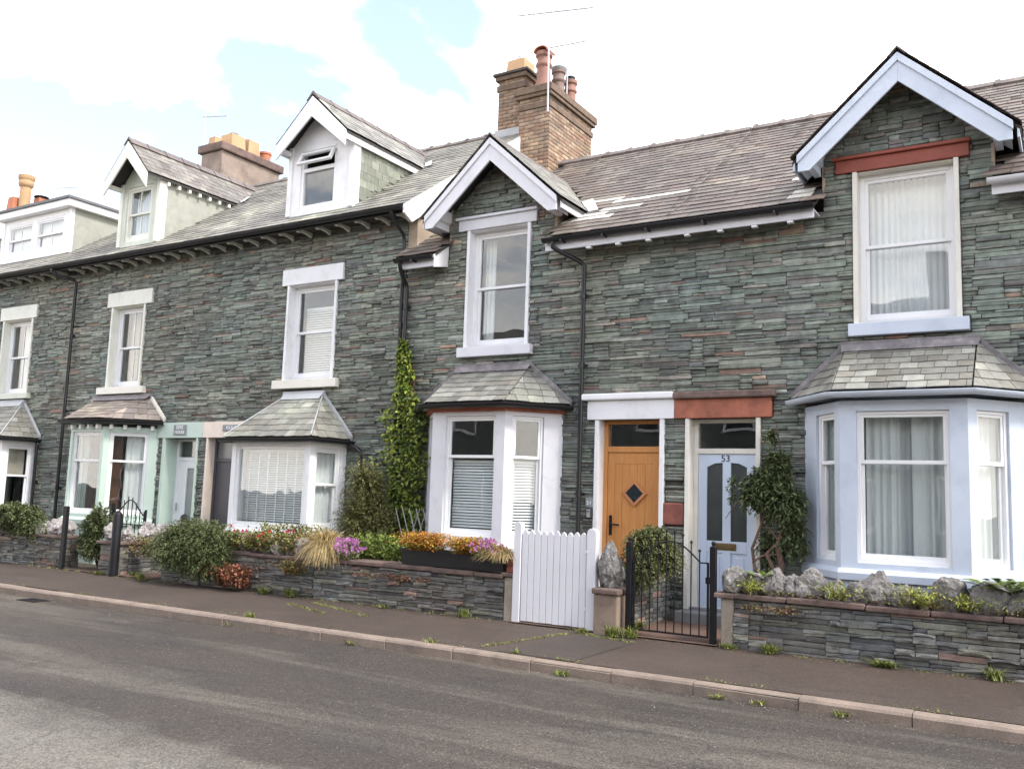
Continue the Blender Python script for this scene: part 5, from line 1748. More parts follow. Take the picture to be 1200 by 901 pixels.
# far-left stack with a crowd of pots
ch45 = chimney_stack(h45, -26.80, -25.75, 3.0, 4.3, 8.3, 9.15, 9, brick=False, mat=OLDRENDER)
MB().box(-26.88, -25.67, 2.92, 4.38, 9.15, 9.42).build('chimney_cap', COPING, ch45, bevel=.05)
pot(ch45, -26.30, 3.2, 9.40, [(.17, 0), (.16, .1), (.155, .72), (.20, .76), (.22, .84), (.20, .92), (.235, .98), (.235, 1.08), (.17, 1.10)], BUFF)
for i, (x, y, mt) in enumerate(((-26.60, 3.1, TERRA), (-25.95, 3.5, TERRA), (-25.85, 3.95, BUFF))):
    square_pot(ch45, x, y, 9.42, .17, .40, mt)
pot(ch45, -25.70, 4.3, 9.42, [(.15, 0), (.15, .3), (.17, .32), (.17, .38), (.14, .39)], IRON)
MB().lathe((-25.95, 3.5, 9.85), [(.22, 0), (.20, .03), (.03, .07)], 12).build('pot_cowl', IRON, ch45)


# ------------------------------------------------------------------ what hangs behind the windows
curtain(ID4, -2.14, -1.20, 3.82, 5.58, .36, 'white net curtain behind the upper window under the red lintel', NET, waves=13, amp=.028)
curtain(f53[1], .24, .60, .95, 2.58, .26, 'white curtain at the left of the blue bay centre window', CURTAIN, waves=4, amp=.04)
curtain(f53[1], .72, 1.10, .95, 2.58, .26, 'white curtain at the right of the blue bay centre window', CURTAIN, waves=4, amp=.04)
curtain(f53[1], .20, 1.12, .95, 2.58, .36, 'sheer white net hanging across the blue bay centre window', NET, waves=7, amp=.02)
curtain(f53[2], .10, .60, .95, 2.58, .17, 'white curtain in the right-hand side light of the blue bay', CURTAIN, waves=6, amp=.03)
curtain(f53[0], .22, .74, .95, 2.58, .17, 'white curtain in the left-hand side light of the blue bay', CURTAIN, waves=4, amp=.03)
curtain(ID4, -7.92, -7.72, 3.85, 5.55, .38, 'white curtain drawn aside in upper window above the white bay', CURTAIN, waves=3, amp=.03)
blind(f51[1], .29, 1.04, 1.02, 2.03, .17, 'white slatted blind in the wide front window of white bay', pitch=.042, tilt=62)
blind(f51[2], .17, .52, 1.02, 2.03, .17, 'white slatted blind in the narrow right side window of white bay', pitch=.042, tilt=62)
blind(f49[1], .16, 1.66, .97, 2.17, .20, 'wide white slatted blind with ladder tapes in bay with single large pane', pitch=.038, tilt=46, tapes=7)
curtain(f49[2], .10, .64, .96, 2.15, .16, 'white net curtain in side window of the bay beside conifer', NET, waves=6, amp=.02)
blind(ID4, -11.72, -10.86, 3.50, 4.75, .34, 'grey-white slatted blind behind white-framed upper window of third house', pitch=.042, tilt=62)
curtain(f47[1], .12, .28, .97, 2.46, .24, 'pale green curtain at the left of the mint bay front window', surf('mint_cloth', (.42, .52, .46), rough=.9), waves=3, amp=.03)
curtain(f47[2], .38, .80, .97, 2.46, .18, 'white curtain gathered in the right side of the mint green bay', CURTAIN, waves=4, amp=.04)
MB(f47[2]).box(.12, .30, .34, .40, .97, 2.46).build('wardrobe', WOODBROWN, None, org=tuple(f47[2] @ Vector((.2, .37, .97))))
tag(bpy.data.objects['wardrobe'], 'dark brown wooden cupboard side behind the mint green bay window', 'cupboard')
curtain(ID4, -16.72, -16.45, 3.55, 5.05, .36, 'cream curtain at the left of the pale yellow upper window', surf('cream_cloth', (.52, .44, .30), rough=.9), waves=3, amp=.03)
curtain(ID4, -16.40, -15.98, 3.55, 5.05, .38, 'white net in the pale yellow upper window above mint bay', NET, waves=5, amp=.02)
curtain(ID4, -20.70, -19.85, 3.52, 5.05, .38, 'white net in the leftmost upper window', NET, waves=8, amp=.02)
curtain(ID4, -16.52, -15.92, 6.52, 7.54, .10, 'white curtain inside the sage green dormer', NET, waves=6, amp=.03)
curtain(ID4, -21.55, -20.66, 6.83, 7.48, .40, 'white roller cloth in left window of flat-roofed dormer', NET, waves=2, amp=.004)
curtain(ID4, -20.40, -19.42, 6.83, 7.48, .40, 'white roller cloth in right window of flat-roofed dormer', NET, waves=2, amp=.004)
rb = MB(f45[2])
for k in range(4): rb.box(.16, .56, .20 + .006 * k, .215 + .006 * k, 1.62 + .14 * k, 1.762 + .14 * k)
tag(rb.build('roman_blind', ROMAN, None, org=tuple(f45[2] @ Vector((.36, .21, 1.62)))), 'beige folded blind in side window of the leftmost bay', 'blind')


# ------------------------------------------------------------------ boundary walls, posts and gates
WY = -1.70


def garden_wall(label, x0, x1, top=.52, seed=1, ends=(False, False), limit=300, copmat=None, y0=WY, y1=-1.40, cop=True):
    t = thing('garden_wall', label, 'garden wall', ((x0 + x1) / 2, (y0 + y1) / 2, 0), 'low slate garden walls')
    core = MB().box(x0 + .01, x1 - .01, y0 + .03, y1 - .02, -.05, top).build('wall_core', MORTAR, t)
    rng = random.Random(seed)
    lay_stones(pack(x0, x1, .0, top, rng, (.024, .085), (.14, .60)), core, face_T((0, y0 + .04), (1, y0 + .04)), WALLSTONE, pal_garden, rng, depth=(.03, .08), gap=.003, limit=limit, tilt=2.4)
    for f, T in ((ends[0], face_T((x0 + .02, y1), (x0 + .02, y0))), (ends[1], face_T((x1 - .02, y0), (x1 - .02, y1)))):
        if f: lay_stones(pack(0, y1 - y0, 0, top, rng, (.03, .09), (.12, .3)), core, T, WALLSTONE, pal_garden, rng, depth=(.03, .05), gap=.005, limit=40, infill='end_stone_infill')
    if cop:
        x = x0
        while x < x1 - .05:
            L = min(rng.uniform(.5, .95), x1 - x)
            if x1 - x - L < .2: L = x1 - x
            z = top + .004 + rng.uniform(-.004, .006)
            MB().box(x + .004, x + L - .004, y0 - .05 + rng.uniform(-.012, .01), y1 + .05, z, z + .055 + rng.uniform(-.006, .008)).build('coping_slab', copmat or COPING, t, bevel=.014)
            x += L
    return t


def cope_rocks(t, xs, z, seed, pale=0.5, y=-1.55):
    r = random.Random(seed)
    for i, (x, w, hh) in enumerate(xs):
        rock('cope_boulder', (x, y + r.uniform(-.05, .03), z - .02), (w * 1.22, r.uniform(.14, .18), hh * 1.05), ROCKPALE if r.random() < pale else ROCK, t, seed=seed * 50 + i, sub=4, rough=.20, point=r.uniform(0, .2))


gw53 = garden_wall('low slate wall topped with boulders in front of the blue bay', -3.19, 2.6, seed=153)
cope_rocks(gw53, [(-3.22, .14, .27), (-3.0, .13, .24), (-2.80, .12, .28), (-2.62, .11, .22), (-2.42, .15, .30), (-2.19, .11, .20), (-1.98, .12, .22), (-1.78, .17, .30), (-1.50, .15, .24), (-1.33, .08, .16), (-1.12, .17, .31), (-.76, .19, .29), (-.50, .12, .24), (-.22, .16, .27), (.2, .17, .28), (.6, .15, .3), (1.0, .17, .26), (1.5, .16, .3), (2.0, .15, .25)], .58, 3, pale=.25)
MB().box(-3.335, -3.195, WY - .01, -1.46, -.05, .52).build('end_post', CONCRETE, gw53, bevel=.012)
MB().box(-3.40, -3.18, WY - .06, -1.40, .524, .58).build('coping_slab', COPING, gw53, bevel=.014)
gw51 = garden_wall('low slate wall carrying the black trough in front of the white bay', -9.24, -6.09, seed=151)
MB().box(-6.085, -5.945, WY - .01, -1.46, -.05, .545).build('end_post', CONCRETE, gw51, bevel=.012)
MB().box(-6.12, -5.93, WY - .05, -1.42, .549, .60).build('coping_slab', COPING, gw51, bevel=.014)
for k in range(3): MB().box(-6.09, -5.955, -1.66, -1.54, .602 + k * .075, .672 + k * .075).build('loose_brick', REDSTONE, gw51, bevel=.008)
gw49 = garden_wall('low slate wall with pale stones and red geraniums on top', -12.55, -9.26, seed=149)
cope_rocks(gw49, [(-11.05, .13, .22), (-10.8, .12, .25), (-10.55, .12, .2), (-10.3, .14, .27), (-10.05, .11, .25), (-9.85, .12, .24), (-9.62, .13, .27), (-9.42, .1, .22), (-11.4, .13, .2), (-11.8, .14, .22), (-12.2, .13, .22)], .58, 5, pale=.9)
gw47 = garden_wall('low slate wall with boulders left of the thin black post', -18.6, -15.22, seed=147, ends=(False, True))
cope_rocks(gw47, [(-15.35, .16, .26), (-15.65, .17, .28), (-16.0, .16, .25), (-16.35, .17, .27), (-16.7, .16, .25), (-17.1, .17, .28), (-17.5, .16, .25), (-17.9, .17, .27), (-18.3, .16, .25)], .58, 7, pale=.8)
# dividing wall between the paths of 47 and 49, its pier on the pavement
t = thing('garden_wall', 'short slate dividing wall with boulders behind the thick black post', 'garden wall', (-13.85, -1.0, 0), 'low slate garden walls')
core = MB().box(-14.17, -13.66, -1.67, -.3, -.05, .5).build('wall_core', MORTAR, t)
rq = random.Random(77)
lay_stones(pack(0, .55, 0, .5, rq, (.05, .11), (.15, .4)), core, face_T((-14.19, -1.65), (-13.64, -1.65)), WALLSTONE, pal_garden, rq, depth=(.03, .06), gap=.005, limit=60)
lay_stones(pack(0, 1.4, 0, .5, rq, (.04, .10), (.15, .4)), core, face_T((-13.68, -1.69), (-13.68, -.3)), WALLSTONE, pal_garden, rq, depth=(.03, .05), gap=.005, limit=80, infill='side_stone_infill')
MB().box(-14.24, -13.60, -1.75, -.3, .505, .56).build('coping_slab', COPING, t, bevel=.015)
for i, (x, y, w, hh) in enumerate(((-14.05, -1.55, .20, .32), (-13.8, -1.45, .15, .26), (-13.78, -1.1, .18, .32), (-13.8, -.75, .17, .34), (-13.8, -.45, .15, .3))):
    rock('cope_boulder', (x, y, .54), (w, w * .9, hh), ROCKPALE, t, seed=900 + i, sub=4, rough=.4)
# gate pillar with the upright boulder, and the dividing wall behind it
gp = thing('gate_pillar', 'short concrete pillar with brown cap between the white and iron gates', 'pillar', (-4.65, -1.7, 0))
MB().box(-4.80, -4.50, -1.83, -1.55, -.05, .455).build('shaft', surf('mottled_pillar_concrete', (.25, .185, .14), rough=.9, var=.3, scale=5, bump=.7, bscale=90, fine=.2, stain=(.17, .16, .12), stain_amt=.7, stain_scale=5), gp, bevel=.015)
MB().box(-4.815, -4.475, -1.865, -1.52, .457, .525).build('cap', COPING, gp, bevel=.018)
rk_ = rock('boulder', (-4.66, -1.69, .515), (.165, .13, .52), ROCK, None, seed=42, sub=4, rough=.24, point=.28)
tag(rk_, 'upright grey boulder standing on the concrete pillar between the gates', 'boulder')
t = thing('garden_wall', 'slate dividing wall behind the iron gate, under the olive bush', 'garden wall', (-4.72, -.9, 0), 'low slate garden walls')
core = MB().box(-4.80, -4.60, -1.54, -.05, -.05, .62).build('wall_core', MORTAR, t)
lay_stones(pack(0, 1.48, 0, .62, rq, (.04, .10), (.14, .4)), core, face_T((-4.62, -1.54), (-4.62, -.06)), WALLSTONE, lambda r: tuple(1.25 * c for c in pal_garden(r)), rq, depth=(.03, .05), gap=.006, limit=200)
MB().box(-4.84, -4.56, -1.53, -.06, .624, .68).build('coping_slab', COPING, t, bevel=.015)

# white picket gate with its two posts
wg = thing('picket_gate', 'white picket gate in front of the orange door', 'gate', (-5.3, -1.72, 0))


def board(x, w, z0, z1, y0, y1, tip, name, rnd_top=False):
    m = MB()
    if rnd_top:
        pts = [(x - w / 2, z0), (x + w / 2, z0)] + [(x + w / 2 * math.cos(a), z1 - w / 2 + w / 2 * math.sin(a)) for a in [R(q) for q in range(0, 181, 20)]]
    else:
        pts = [(x - w / 2, z0), (x + w / 2, z0), (x + w / 2, z1 - tip), (x + w * .25, z1 - tip * .3), (x, z1), (x - w * .25, z1 - tip * .3), (x - w / 2, z1 - tip)]
    m.prism_y(pts, y0, y1)
    return m.build(name, PICKET, wg, bevel=.004)


board(-5.885, .10, -.02, 1.23, -1.76, -1.67, 0, 'post', True)
board(-4.875, .12, -.02, 1.19, -1.76, -1.67, 0, 'post', True)
bx0, bx1, nb = -5.825, -4.945, 10
for k in range(nb):
    w = (bx1 - bx0) / nb
    board(bx0 + w * (k + .5), w - .006, .045 + .002 * math.sin(k * 2.1), 1.135 + .004 * math.sin(k * 1.7), -1.745, -1.722, .05, 'picket')
for z in (.25, .85): MB().box(-5.83, -4.94, -1.721, -1.685, z, z + .09).build('rail', PICKET, wg)
MB().box(-4.955, -4.92, -1.765, -1.746, .25, .28).build('hinge', PICKET, wg); MB().box(-4.955, -4.92, -1.765, -1.746, .9, .93).build('hinge', PICKET, wg)

# iron gate
ig = thing('iron_gate', 'black wrought iron gate with arched top before the blue door', 'gate', (-3.9, -1.72, 0))
for x in (-4.405, -3.415):
    m = MB(); m.box(x - .032, x + .032, -1.752, -1.688, -.03, 1.06); m.lathe((x, -1.72, 1.06), [(.028, 0), (.012, .012), (.02, .022), (.026, .038), (.02, .055), (.004, .062)], 10)
    m.build('post', IRON, ig, bevel=.004)
g0, g1 = -4.345, -3.475


def archz(x):
    s = (x - g0) / (g1 - g0)
    if s < .10 or s > .90: return .88
    q = (s - .10) / .80
    return .88 + .215 * math.sin(math.pi * q) ** 1.0 * (1 if True else 0)


pts = [(g0 + (g1 - g0) * k / 30, -1.72, archz(g0 + (g1 - g0) * k / 30)) for k in range(31)]
MB().tube(pts, .009, 6).build('top_rail', IRON, ig, smooth=True)
MB().box(g0 - .01, g1 + .01, -1.727, -1.713, .085, .105).build('bottom_rail', IRON, ig)
for x in (g0, g1): MB().box(x - .009, x + .009, -1.732, -1.708, .085, .885).build('stile', IRON, ig)
for k in range(1, 9):
    x = g0 + (g1 - g0) * k / 9
    zt_ = archz(x) + .10
    m = MB(); m.tube([(x, -1.72, .10), (x, -1.72, zt_)], .0075, 6); m.lathe((x, -1.72, zt_), [(.006, 0), (.014, .01), (.016, .02), (.012, .032), (.002, .038)], 8)
    m.build('bar', IRON, ig, smooth=True)
MB().box(-3.50, -3.44, -1.735, -1.705, .66, .73).build('latch', IRON, ig, bevel=.003)
MB().box(-4.40, -4.34, -1.73, -1.71, .2, .22).build('hinge', IRON, ig); MB().box(-4.40, -4.34, -1.73, -1.71, .75, .77).build('hinge', IRON, ig)

# posts and ornate gate further left
m = MB(); m.box(-15.19, -15.09, -1.78, -1.72, -.02, 1.10); tag(m.build('gate_post', IRON, None, org=(-15.14, -1.75, 0), bevel=.006), 'thin flat black post at end of the boulder-topped wall', 'gate post', 'black gate posts')
m = MB(); m.lathe((-13.60, -1.82, -.02), [(.075, 0), (.075, 1.03), (.06, 1.06), (.03, 1.09), (.004, 1.10)], 16)
tag(m.build('gate_post', IRON, None, org=(-13.60, -1.82, 0), smooth=True), 'thick round black post standing on the pavement left of juniper', 'gate post', 'black gate posts')
m = MB(); m.box(-14.99, -14.92, -1.02, -.95, .03, 1.17); tag(m.build('gate_post', IRON, None, org=(-14.95, -.98, .03), bevel=.005), 'dark post holding the ornate gate in front of mint bay', 'gate post', 'black gate posts')
m = MB(); m.box(-12.57, -12.49, -1.39, -1.31, .01, .90); m.lathe((-12.53, -1.35, .90), [(.055, 0), (.03, .02), (.06, .05), (.07, .09), (.05, .14), (.005, .17)], 12)
tag(m.build('gate_post', IRON, None, org=(-12.53, -1.35, .01)), 'black post with ball top half hidden behind the juniper', 'gate post', 'black gate posts')
og = thing('ornate_gate', 'black scrolled iron gate standing in front of the mint green bay', 'gate', (-14.45, -.98, .03))
for k in range(8):
    x = -14.86 + k * .115
    zt_ = 1.05 + .26 * math.sin(math.pi * min(1, (k + .3) / 7.2)) ** 2
    MB().tube([(x, -.98, .10), (x, -.98, zt_)], .009, 6).build('bar', IRON, og)
pts = [(-14.88 + .86 * k / 20, -.98, .98 + .26 * math.sin(math.pi * k / 20) ** 2) for k in range(21)]
MB().tube(pts, .011, 6).build('top_rail', IRON, og)
MB().box(-14.88, -14.02, -.99, -.97, .12, .145).build('bottom_rail', IRON, og); MB().box(-14.88, -14.02, -.99, -.97, .80, .82).build('middle_rail', IRON, og)
for x in (-14.89, -14.01): MB().box(x - .014, x + .014, -.995, -.965, .035, 1.08).build('stile', IRON, og)
for k in range(4):
    cx = -14.75 + k * .22
    MB().tube([(cx + (.01 + .0045 * q) * math.cos(q * .55), -.98, .91 + (.01 + .0045 * q) * math.sin(q * .55)) for q in range(16)], .006, 5).build('scroll', IRON, og)


# ------------------------------------------------------------------ planting
def leaf_arrays(base, dirs, side, length, width, fold=0.25):
    """each leaf a folded rhombus: base, left, tip, right"""
    n = len(base)
    L = np.asarray(length).reshape(-1, 1) * np.ones((n, 1)); W = np.asarray(width).reshape(-1, 1) * np.ones((n, 1))
    up = np.cross(side, dirs)
    v = np.stack([base, base + dirs * L * .45 + side * W * .5 + up * W * fold * .5, base + dirs * L, base + dirs * L * .45 - side * W * .5 + up * W * fold * .5], 1)
    idx = np.arange(n) * 4
    f = np.concatenate([np.stack([idx, idx + 1, idx + 2], 1), np.stack([idx, idx + 2, idx + 3], 1)])
    return v.reshape(-1, 3), f


def unit(v): return v / np.maximum(1e-9, np.linalg.norm(v, axis=1, keepdims=True))


def rcol(n, cols, rng, jitter=.25):
    c = np.array(cols)[rng.integers(0, len(cols), n)] * (1 + rng.uniform(-jitter, jitter, (n, 1)))
    return np.repeat(c, 4, axis=0)


def emit(name, V, F, C, parent=None, org=None, mat=None):
    return np_mesh(name, V, F, mat or LEAF, parent, org, cols=C)


def sprays(rng, roots, tips, per, leaf, width, cols, droop=.15, flat=True, taper=.4, jitter=.25):
    """arched shoots from roots to tips, each lined with small leaves on both sides"""
    roots, tips = np.asarray(roots), np.asarray(tips)
    n = len(roots)
    t = np.linspace(.12, 1, per)
    d = tips - roots
    ln = np.linalg.norm(d, axis=1, keepdims=True)
    bow = rng.normal(0, .05, (n, 1, 3)) * ln[:, :, None]
    pos = roots[:, None, :] + d[:, None, :] * t[None, :, None] + bow * np.sin(np.pi * t)[None, :, None]
    pos[:, :, 2] += (droop * ln * (t * (1 - t) * 4) - droop * ln * t ** 2)[:, :]
    tang = np.gradient(pos, axis=1).reshape(-1, 3)
    tang = unit(tang)
    P = pos.reshape(-1, 3)
    s = unit(np.cross(tang, rng.normal(0, 1, P.shape) * .5 + np.array([0, 0, 1.0])))
    sg = np.where(np.arange(len(P)) % 2, 1, -1)[:, None]
    dirs = unit(tang * .75 + s * sg * .7 + rng.normal(0, .22, P.shape))
    sd = unit(np.cross(dirs, rng.normal(0, .35, P.shape) + np.array([0, 0, 1.0])))
    tt = np.tile(t, n)
    L = leaf * (1 - taper * tt) * rng.uniform(.7, 1.25, len(P))
    V, F = leaf_arrays(P, dirs, sd, L, L * width)
    C = rcol(len(P), cols, rng, jitter)
    # leaf colour runs from darker at the shoot's root to paler at its tip
    k = np.repeat(tt, 4)[:, None]
    C = C * (1 + .30 * (k - .35))
    return V, F, C, pos


def ellip_points(rng, n, c, r, shell=.55, zmin=None):
    p = unit(rng.normal(0, 1, (n, 3)))
    k = rng.uniform(shell, 1, (n, 1))
    q = np.array(c) + p * k * np.array(r)
    if zmin is not None: q[:, 2] = np.maximum(q[:, 2], zmin)
    return q, p


def shrub(name, label, cat, c, r, n, per, leaf, width, cols, seed, base, droop=.12, reach=.35, zmin=None, group=None, stems=7, lumps=9):
    """bush of overlapping lumps; every lump throws out leafy sprays"""
    rng = np.random.default_rng(seed)
    t = thing(name, label, cat, base, group)
    V, F, C, n0 = [], [], [], 0
    lc, _ = ellip_points(rng, lumps, c, np.array(r) * .62, shell=.3)
    for k in range(lumps):
        lr = np.array(r) * rng.uniform(.42, .62)
        m = n // lumps
        tip, nrm = ellip_points(rng, m, lc[k], lr, shell=.7, zmin=zmin)
        root = tip - nrm * np.array(r) * reach * rng.uniform(.6, 1.3, (m, 1)) - np.array([0, 0, .02])
        cc = [tuple(np.array(x) * rng.uniform(.8, 1.2)) for x in cols]
        v, f, col, _p = sprays(rng, root, tip, per, leaf, width, cc, droop=droop)
        V.append(v); F.append(f + n0); C.append(col); n0 += len(v)
    emit('foliage', np.concatenate(V), np.concatenate(F), np.concatenate(C), t)
    rr = random.Random(seed)
    for k in range(stems):
        q = lc[k % lumps]
        mid = (np.array(base) + q) / 2 + rng.normal(0, .03, 3)
        MB().tube([base, tuple(mid), tuple(q)], .014, 6, .005).build('stem', BARK, t)
    return t


GREEN1 = [(.095, .118, .046), (.075, .100, .040), (.120, .140, .055), (.100, .115, .050)]
OLIVE = [(.115, .125, .045), (.095, .11, .04), (.135, .135, .052), (.075, .09, .036)]
DARKC = [(.12, .125, .045), (.14, .14, .052), (.09, .10, .038), (.16, .15, .06)]
IVY = [(.20, .245, .034), (.15, .20, .03), (.26, .29, .05), (.09, .14, .026), (.06, .10, .022)]

shrub('juniper_shrub', 'large green juniper spilling over the wall onto the pavement', 'shrub', (-11.62, -1.80, .55), (1.12, .60, .60), 3600, 18, .054, .34, GREEN1, 201, (-11.8, -1.6, .0), droop=.22, zmin=.03, lumps=14)
shrub('trailing_shrub', 'green shrub sprawling over the wall at the left edge', 'shrub', (-16.75, -1.66, .78), (1.25, .48, .44), 1700, 14, .07, .42, GREEN1, 202, (-16.8, -1.3, .012), droop=.25, zmin=.3, lumps=9)
shrub('small_shrub', 'rounded green shrub between the thin black post and the pier', 'shrub', (-14.72, -1.48, .60), (.58, .42, .58), 1200, 14, .06, .45, GREEN1, 203, (-14.75, -1.3, .02), droop=.15, zmin=.08, lumps=7)
shrub('conifer_shrub', 'feathery olive conifer beside the bay with the large blind', 'shrub', (-9.38, -.66, 1.32), (.78, .46, .85), 1500, 20, .06, .30, DARKC, 204, (-9.35, -.6, .012), droop=.10, reach=.6, zmin=.5, lumps=10)
shrub('cotoneaster_bush', 'olive green bush draped over the dividing wall behind the iron gate', 'shrub', (-4.48, -1.0, .84), (.58, .56, .48), 1700, 14, .048, .5, OLIVE, 205, (-4.75, -.8, .65), droop=.3, zmin=.42, lumps=9)


def low_plants(label, cat, name, xs, y, z, h, n, leaf, width, cols, seed, fl=None, spread=.16):
    rng = np.random.default_rng(seed)
    t = thing(name, label, cat, ((xs[0] + xs[1]) / 2, y, z))
    root = np.stack([rng.uniform(*xs, n), y + rng.normal(0, .05, n), np.full(n, z)], 1)
    tip = root + np.stack([rng.normal(0, spread, n), rng.normal(-.02, spread * .7, n), h * rng.uniform(.5, 1.1, n)], 1)
    V, F, C, _ = sprays(rng, root, tip, 9, leaf, width, cols, droop=.15, taper=.1)
    emit('foliage', V, F, C, t)
    if fl:
        nf, fcols, fs = fl
        k = rng.integers(0, n, nf)
        ctr = tip[k] + rng.normal(0, .02, (nf, 3))
        P = np.repeat(ctr, 5, axis=0)
        ang = np.tile(np.arange(5) * 2 * np.pi / 5, nf)
        d = unit(np.stack([np.cos(ang), rng.uniform(-.9, -.1, nf * 5), np.sin(ang)], 1))
        s = unit(np.cross(d, np.array([0, -1.0, .3])))
        V, F = leaf_arrays(P, d, s, fs, fs * .9)
        emit('blossom', V, F, rcol(len(P), fcols, rng, .2), t)
    return t


# ivy column on the corner between 49 and 51
rng_ = np.random.default_rng(31)
iv = thing('climbing_creeper', 'bright green creeper climbing the wall beside the white bay', 'creeper', (-8.95, -.15, .012))
n = 6400
zz = rng_.uniform(.75, 3.95, n)
k = np.interp(zz, [.75, 1.2, 2.6, 3.0, 3.5, 3.95], [.28, .42, .42, .20, .12, .05])
cxv = np.interp(zz, [.75, 2.6, 3.95], [-8.92, -8.93, -9.10])
P = np.stack([cxv + rng_.uniform(-1, 1, n) * k * (1 + .26 * np.sin(zz * 7.3) + .2 * np.sin(zz * 19)), -.10 - rng_.uniform(0, 1, n) ** 1.5 * np.interp(zz, [.75, 2.6, 3.95], [.30, .26, .08]), zz], 1)
clump = .5 + .5 * np.sin(P[:, 0] * 17 + 3 * np.sin(P[:, 2] * 7)) * np.sin(P[:, 2] * 11 + 2)
P = P[rng_.uniform(0, 1, n) < .45 + .6 * clump]
n = len(P)
dirs = unit(np.stack([rng_.normal(0, .6, n), rng_.normal(-.6, .4, n), rng_.normal(-.5, .5, n)], 1))
sd = unit(np.cross(dirs, rng_.normal(0, .5, (n, 3)) + np.array([0, -.6, .8])))
V, F = leaf_arrays(P, dirs, sd, rng_.uniform(.03, .10, n), rng_.uniform(.025, .065, n))
emit('foliage', V, F, rcol(n, IVY, rng_, .3), iv)
for q in range(5):
    rr = random.Random(q)
    MB().tube([(-8.95 + rr.uniform(-.15, .15), -.12, .012)] + [(-8.93 + rr.uniform(-.25, .25) * (1 - j / 7), -.08, .5 + j * .5) for j in range(7)], .012, 6, .004).build('stem', BARK, iv)
# trellis at its foot
tr = thing('trellis', 'grey diamond trellis at the foot of the creeper', 'trellis', (-8.5, -.45, .012))
TW = surf('grey_trellis_wood', (.35, .34, .33), rough=.8)
for k in range(6):
    for s in (-1, 1):
        x = -8.85 + k * .13
        MB().tube([(x, -.45 + .006 * s, .05 if s > 0 else 1.3), (x + .45, -.45 + .006 * s, 1.3 if s > 0 else .05)], .009, 4).build('slat', TW, tr)

# climber with bare twisted trunk between blue door and blue bay
cl = thing('climbing_shrub', 'dark green climber with twisted brown trunk between blue door and blue bay', 'shrub', (-3.2, -.22, .012))
rng_ = np.random.default_rng(61)
V, F, C, n0 = [], [], [], 0
for (c, r, m) in (((-3.22, -.30, 1.78), (.36, .22, .26), 420), ((-3.02, -.32, 1.55), (.30, .22, .26), 330), ((-3.40, -.30, 1.62), (.22, .2, .2), 170), ((-3.12, -.28, 2.02), (.22, .16, .18), 150), ((-3.20, -.22, 2.35), (.10, .1, .18), 26), ((-2.95, -.25, 1.15), (.24, .16, .28), 130), ((-3.25, -.2, 1.0), (.2, .12, .3), 80), ((-3.66, -.34, 1.72), (.09, .08, .2), 14)):
    tip, nrm = ellip_points(rng_, m, c, r, shell=.5)
    root = tip - nrm * np.array([.16, .12, .14]) * rng_.uniform(.5, 1.2, (m, 1))
    v, f, col, _ = sprays(rng_, root, tip, 9, .072, .34, [(.085, .112, .046), (.105, .13, .054), (.068, .092, .04), (.125, .142, .062)], droop=.3, taper=.1)
    V.append(v); F.append(f + n0); C.append(col); n0 += len(v)
emit('foliage', np.concatenate(V), np.concatenate(F), np.concatenate(C), cl)
for pts, r0, r1 in (([(-2.93, -.3, .01), (-2.97, -.33, .35), (-3.10, -.28, .62), (-3.08, -.27, .85), (-3.12, -.3, 1.05), (-3.05, -.27, 1.28), (-3.22, -.26, 1.5), (-3.2, -.24, 1.9)], .05, .018),
                    ([(-3.05, -.26, .1), (-3.22, -.3, .5), (-3.40, -.27, .75), (-3.44, -.25, 1.0), (-3.34, -.27, 1.25), (-3.24, -.25, 1.55)], .03, .012),
                    ([(-3.1, -.28, .62), (-3.25, -.3, .95), (-3.1, -.3, 1.1), (-3.28, -.28, 1.35), (-3.35, -.26, 1.6)], .026, .012),
                    ([(-3.12, -.28, .95), (-3.3, -.3, .92), (-3.42, -.3, .84)], .016, .01), ([(-3.2, -.22, 1.9), (-3.12, -.15, 2.2), (-3.18, -.12, 2.55)], .012, .006), ([(-3.3, -.3, 1.7), (-3.6, -.36, 1.55), (-3.74, -.36, 1.35)], .008, .004)):
    MB().tube(pts, r0, 8, r1).build('trunk', BARK, cl, smooth=True)

# planters and what grows in them
a, b = -7.74, -6.12
p = thing('trough_planter', 'long low black trough of flowers on the wall before the white bay', 'planter', ((a + b) / 2, -1.57, .585))
m = MB(); m.add([(a + .02, -1.67, .592), (b - .02, -1.67, .592), (b - .02, -1.47, .592), (a + .02, -1.47, .592), (a, -1.69, .80), (b, -1.69, .80), (b, -1.45, .80), (a, -1.45, .80)], [(0, 3, 2, 1), (0, 1, 5, 4), (1, 2, 6, 5), (2, 3, 7, 6), (3, 0, 4, 7)])
m.build('trough', TROUGH, p)
MB().box(a - .008, b + .008, -1.702, -1.69, .775, .805).build('rim', TROUGH, p)
MB().box(a + .012, b - .012, -1.68, -1.46, .745, .77).build('soil', SOIL, p)
ORANGE = [(.42, .13, .022), (.48, .20, .03), (.36, .09, .02), (.40, .26, .04), (.30, .24, .04)]
YELG = [(.22, .24, .04), (.30, .26, .05), (.38, .20, .035)]
low_plants('orange-red heather at the left end of the black trough', 'heather', 'heather', (-7.6, -7.1), -1.66, .75, .30, 640, .036, .4, ORANGE + YELG[:1], 301, spread=.16)
low_plants('orange and yellow heather at the middle of the planters', 'heather', 'heather', (-6.85, -6.5), -1.66, .75, .26, 600, .036, .4, ORANGE + YELG, 302, spread=.14)
low_plants('pink-purple flowers beside the pale grass tuft near the picket gate', 'flowers', 'flowering_plant', (-6.5, -6.22), -1.70, .72, .24, 60, .04, .5, [(.12, .16, .04)], 303, fl=(95, [(.50, .17, .42), (.58, .28, .50), (.42, .12, .34)], .024), spread=.09)
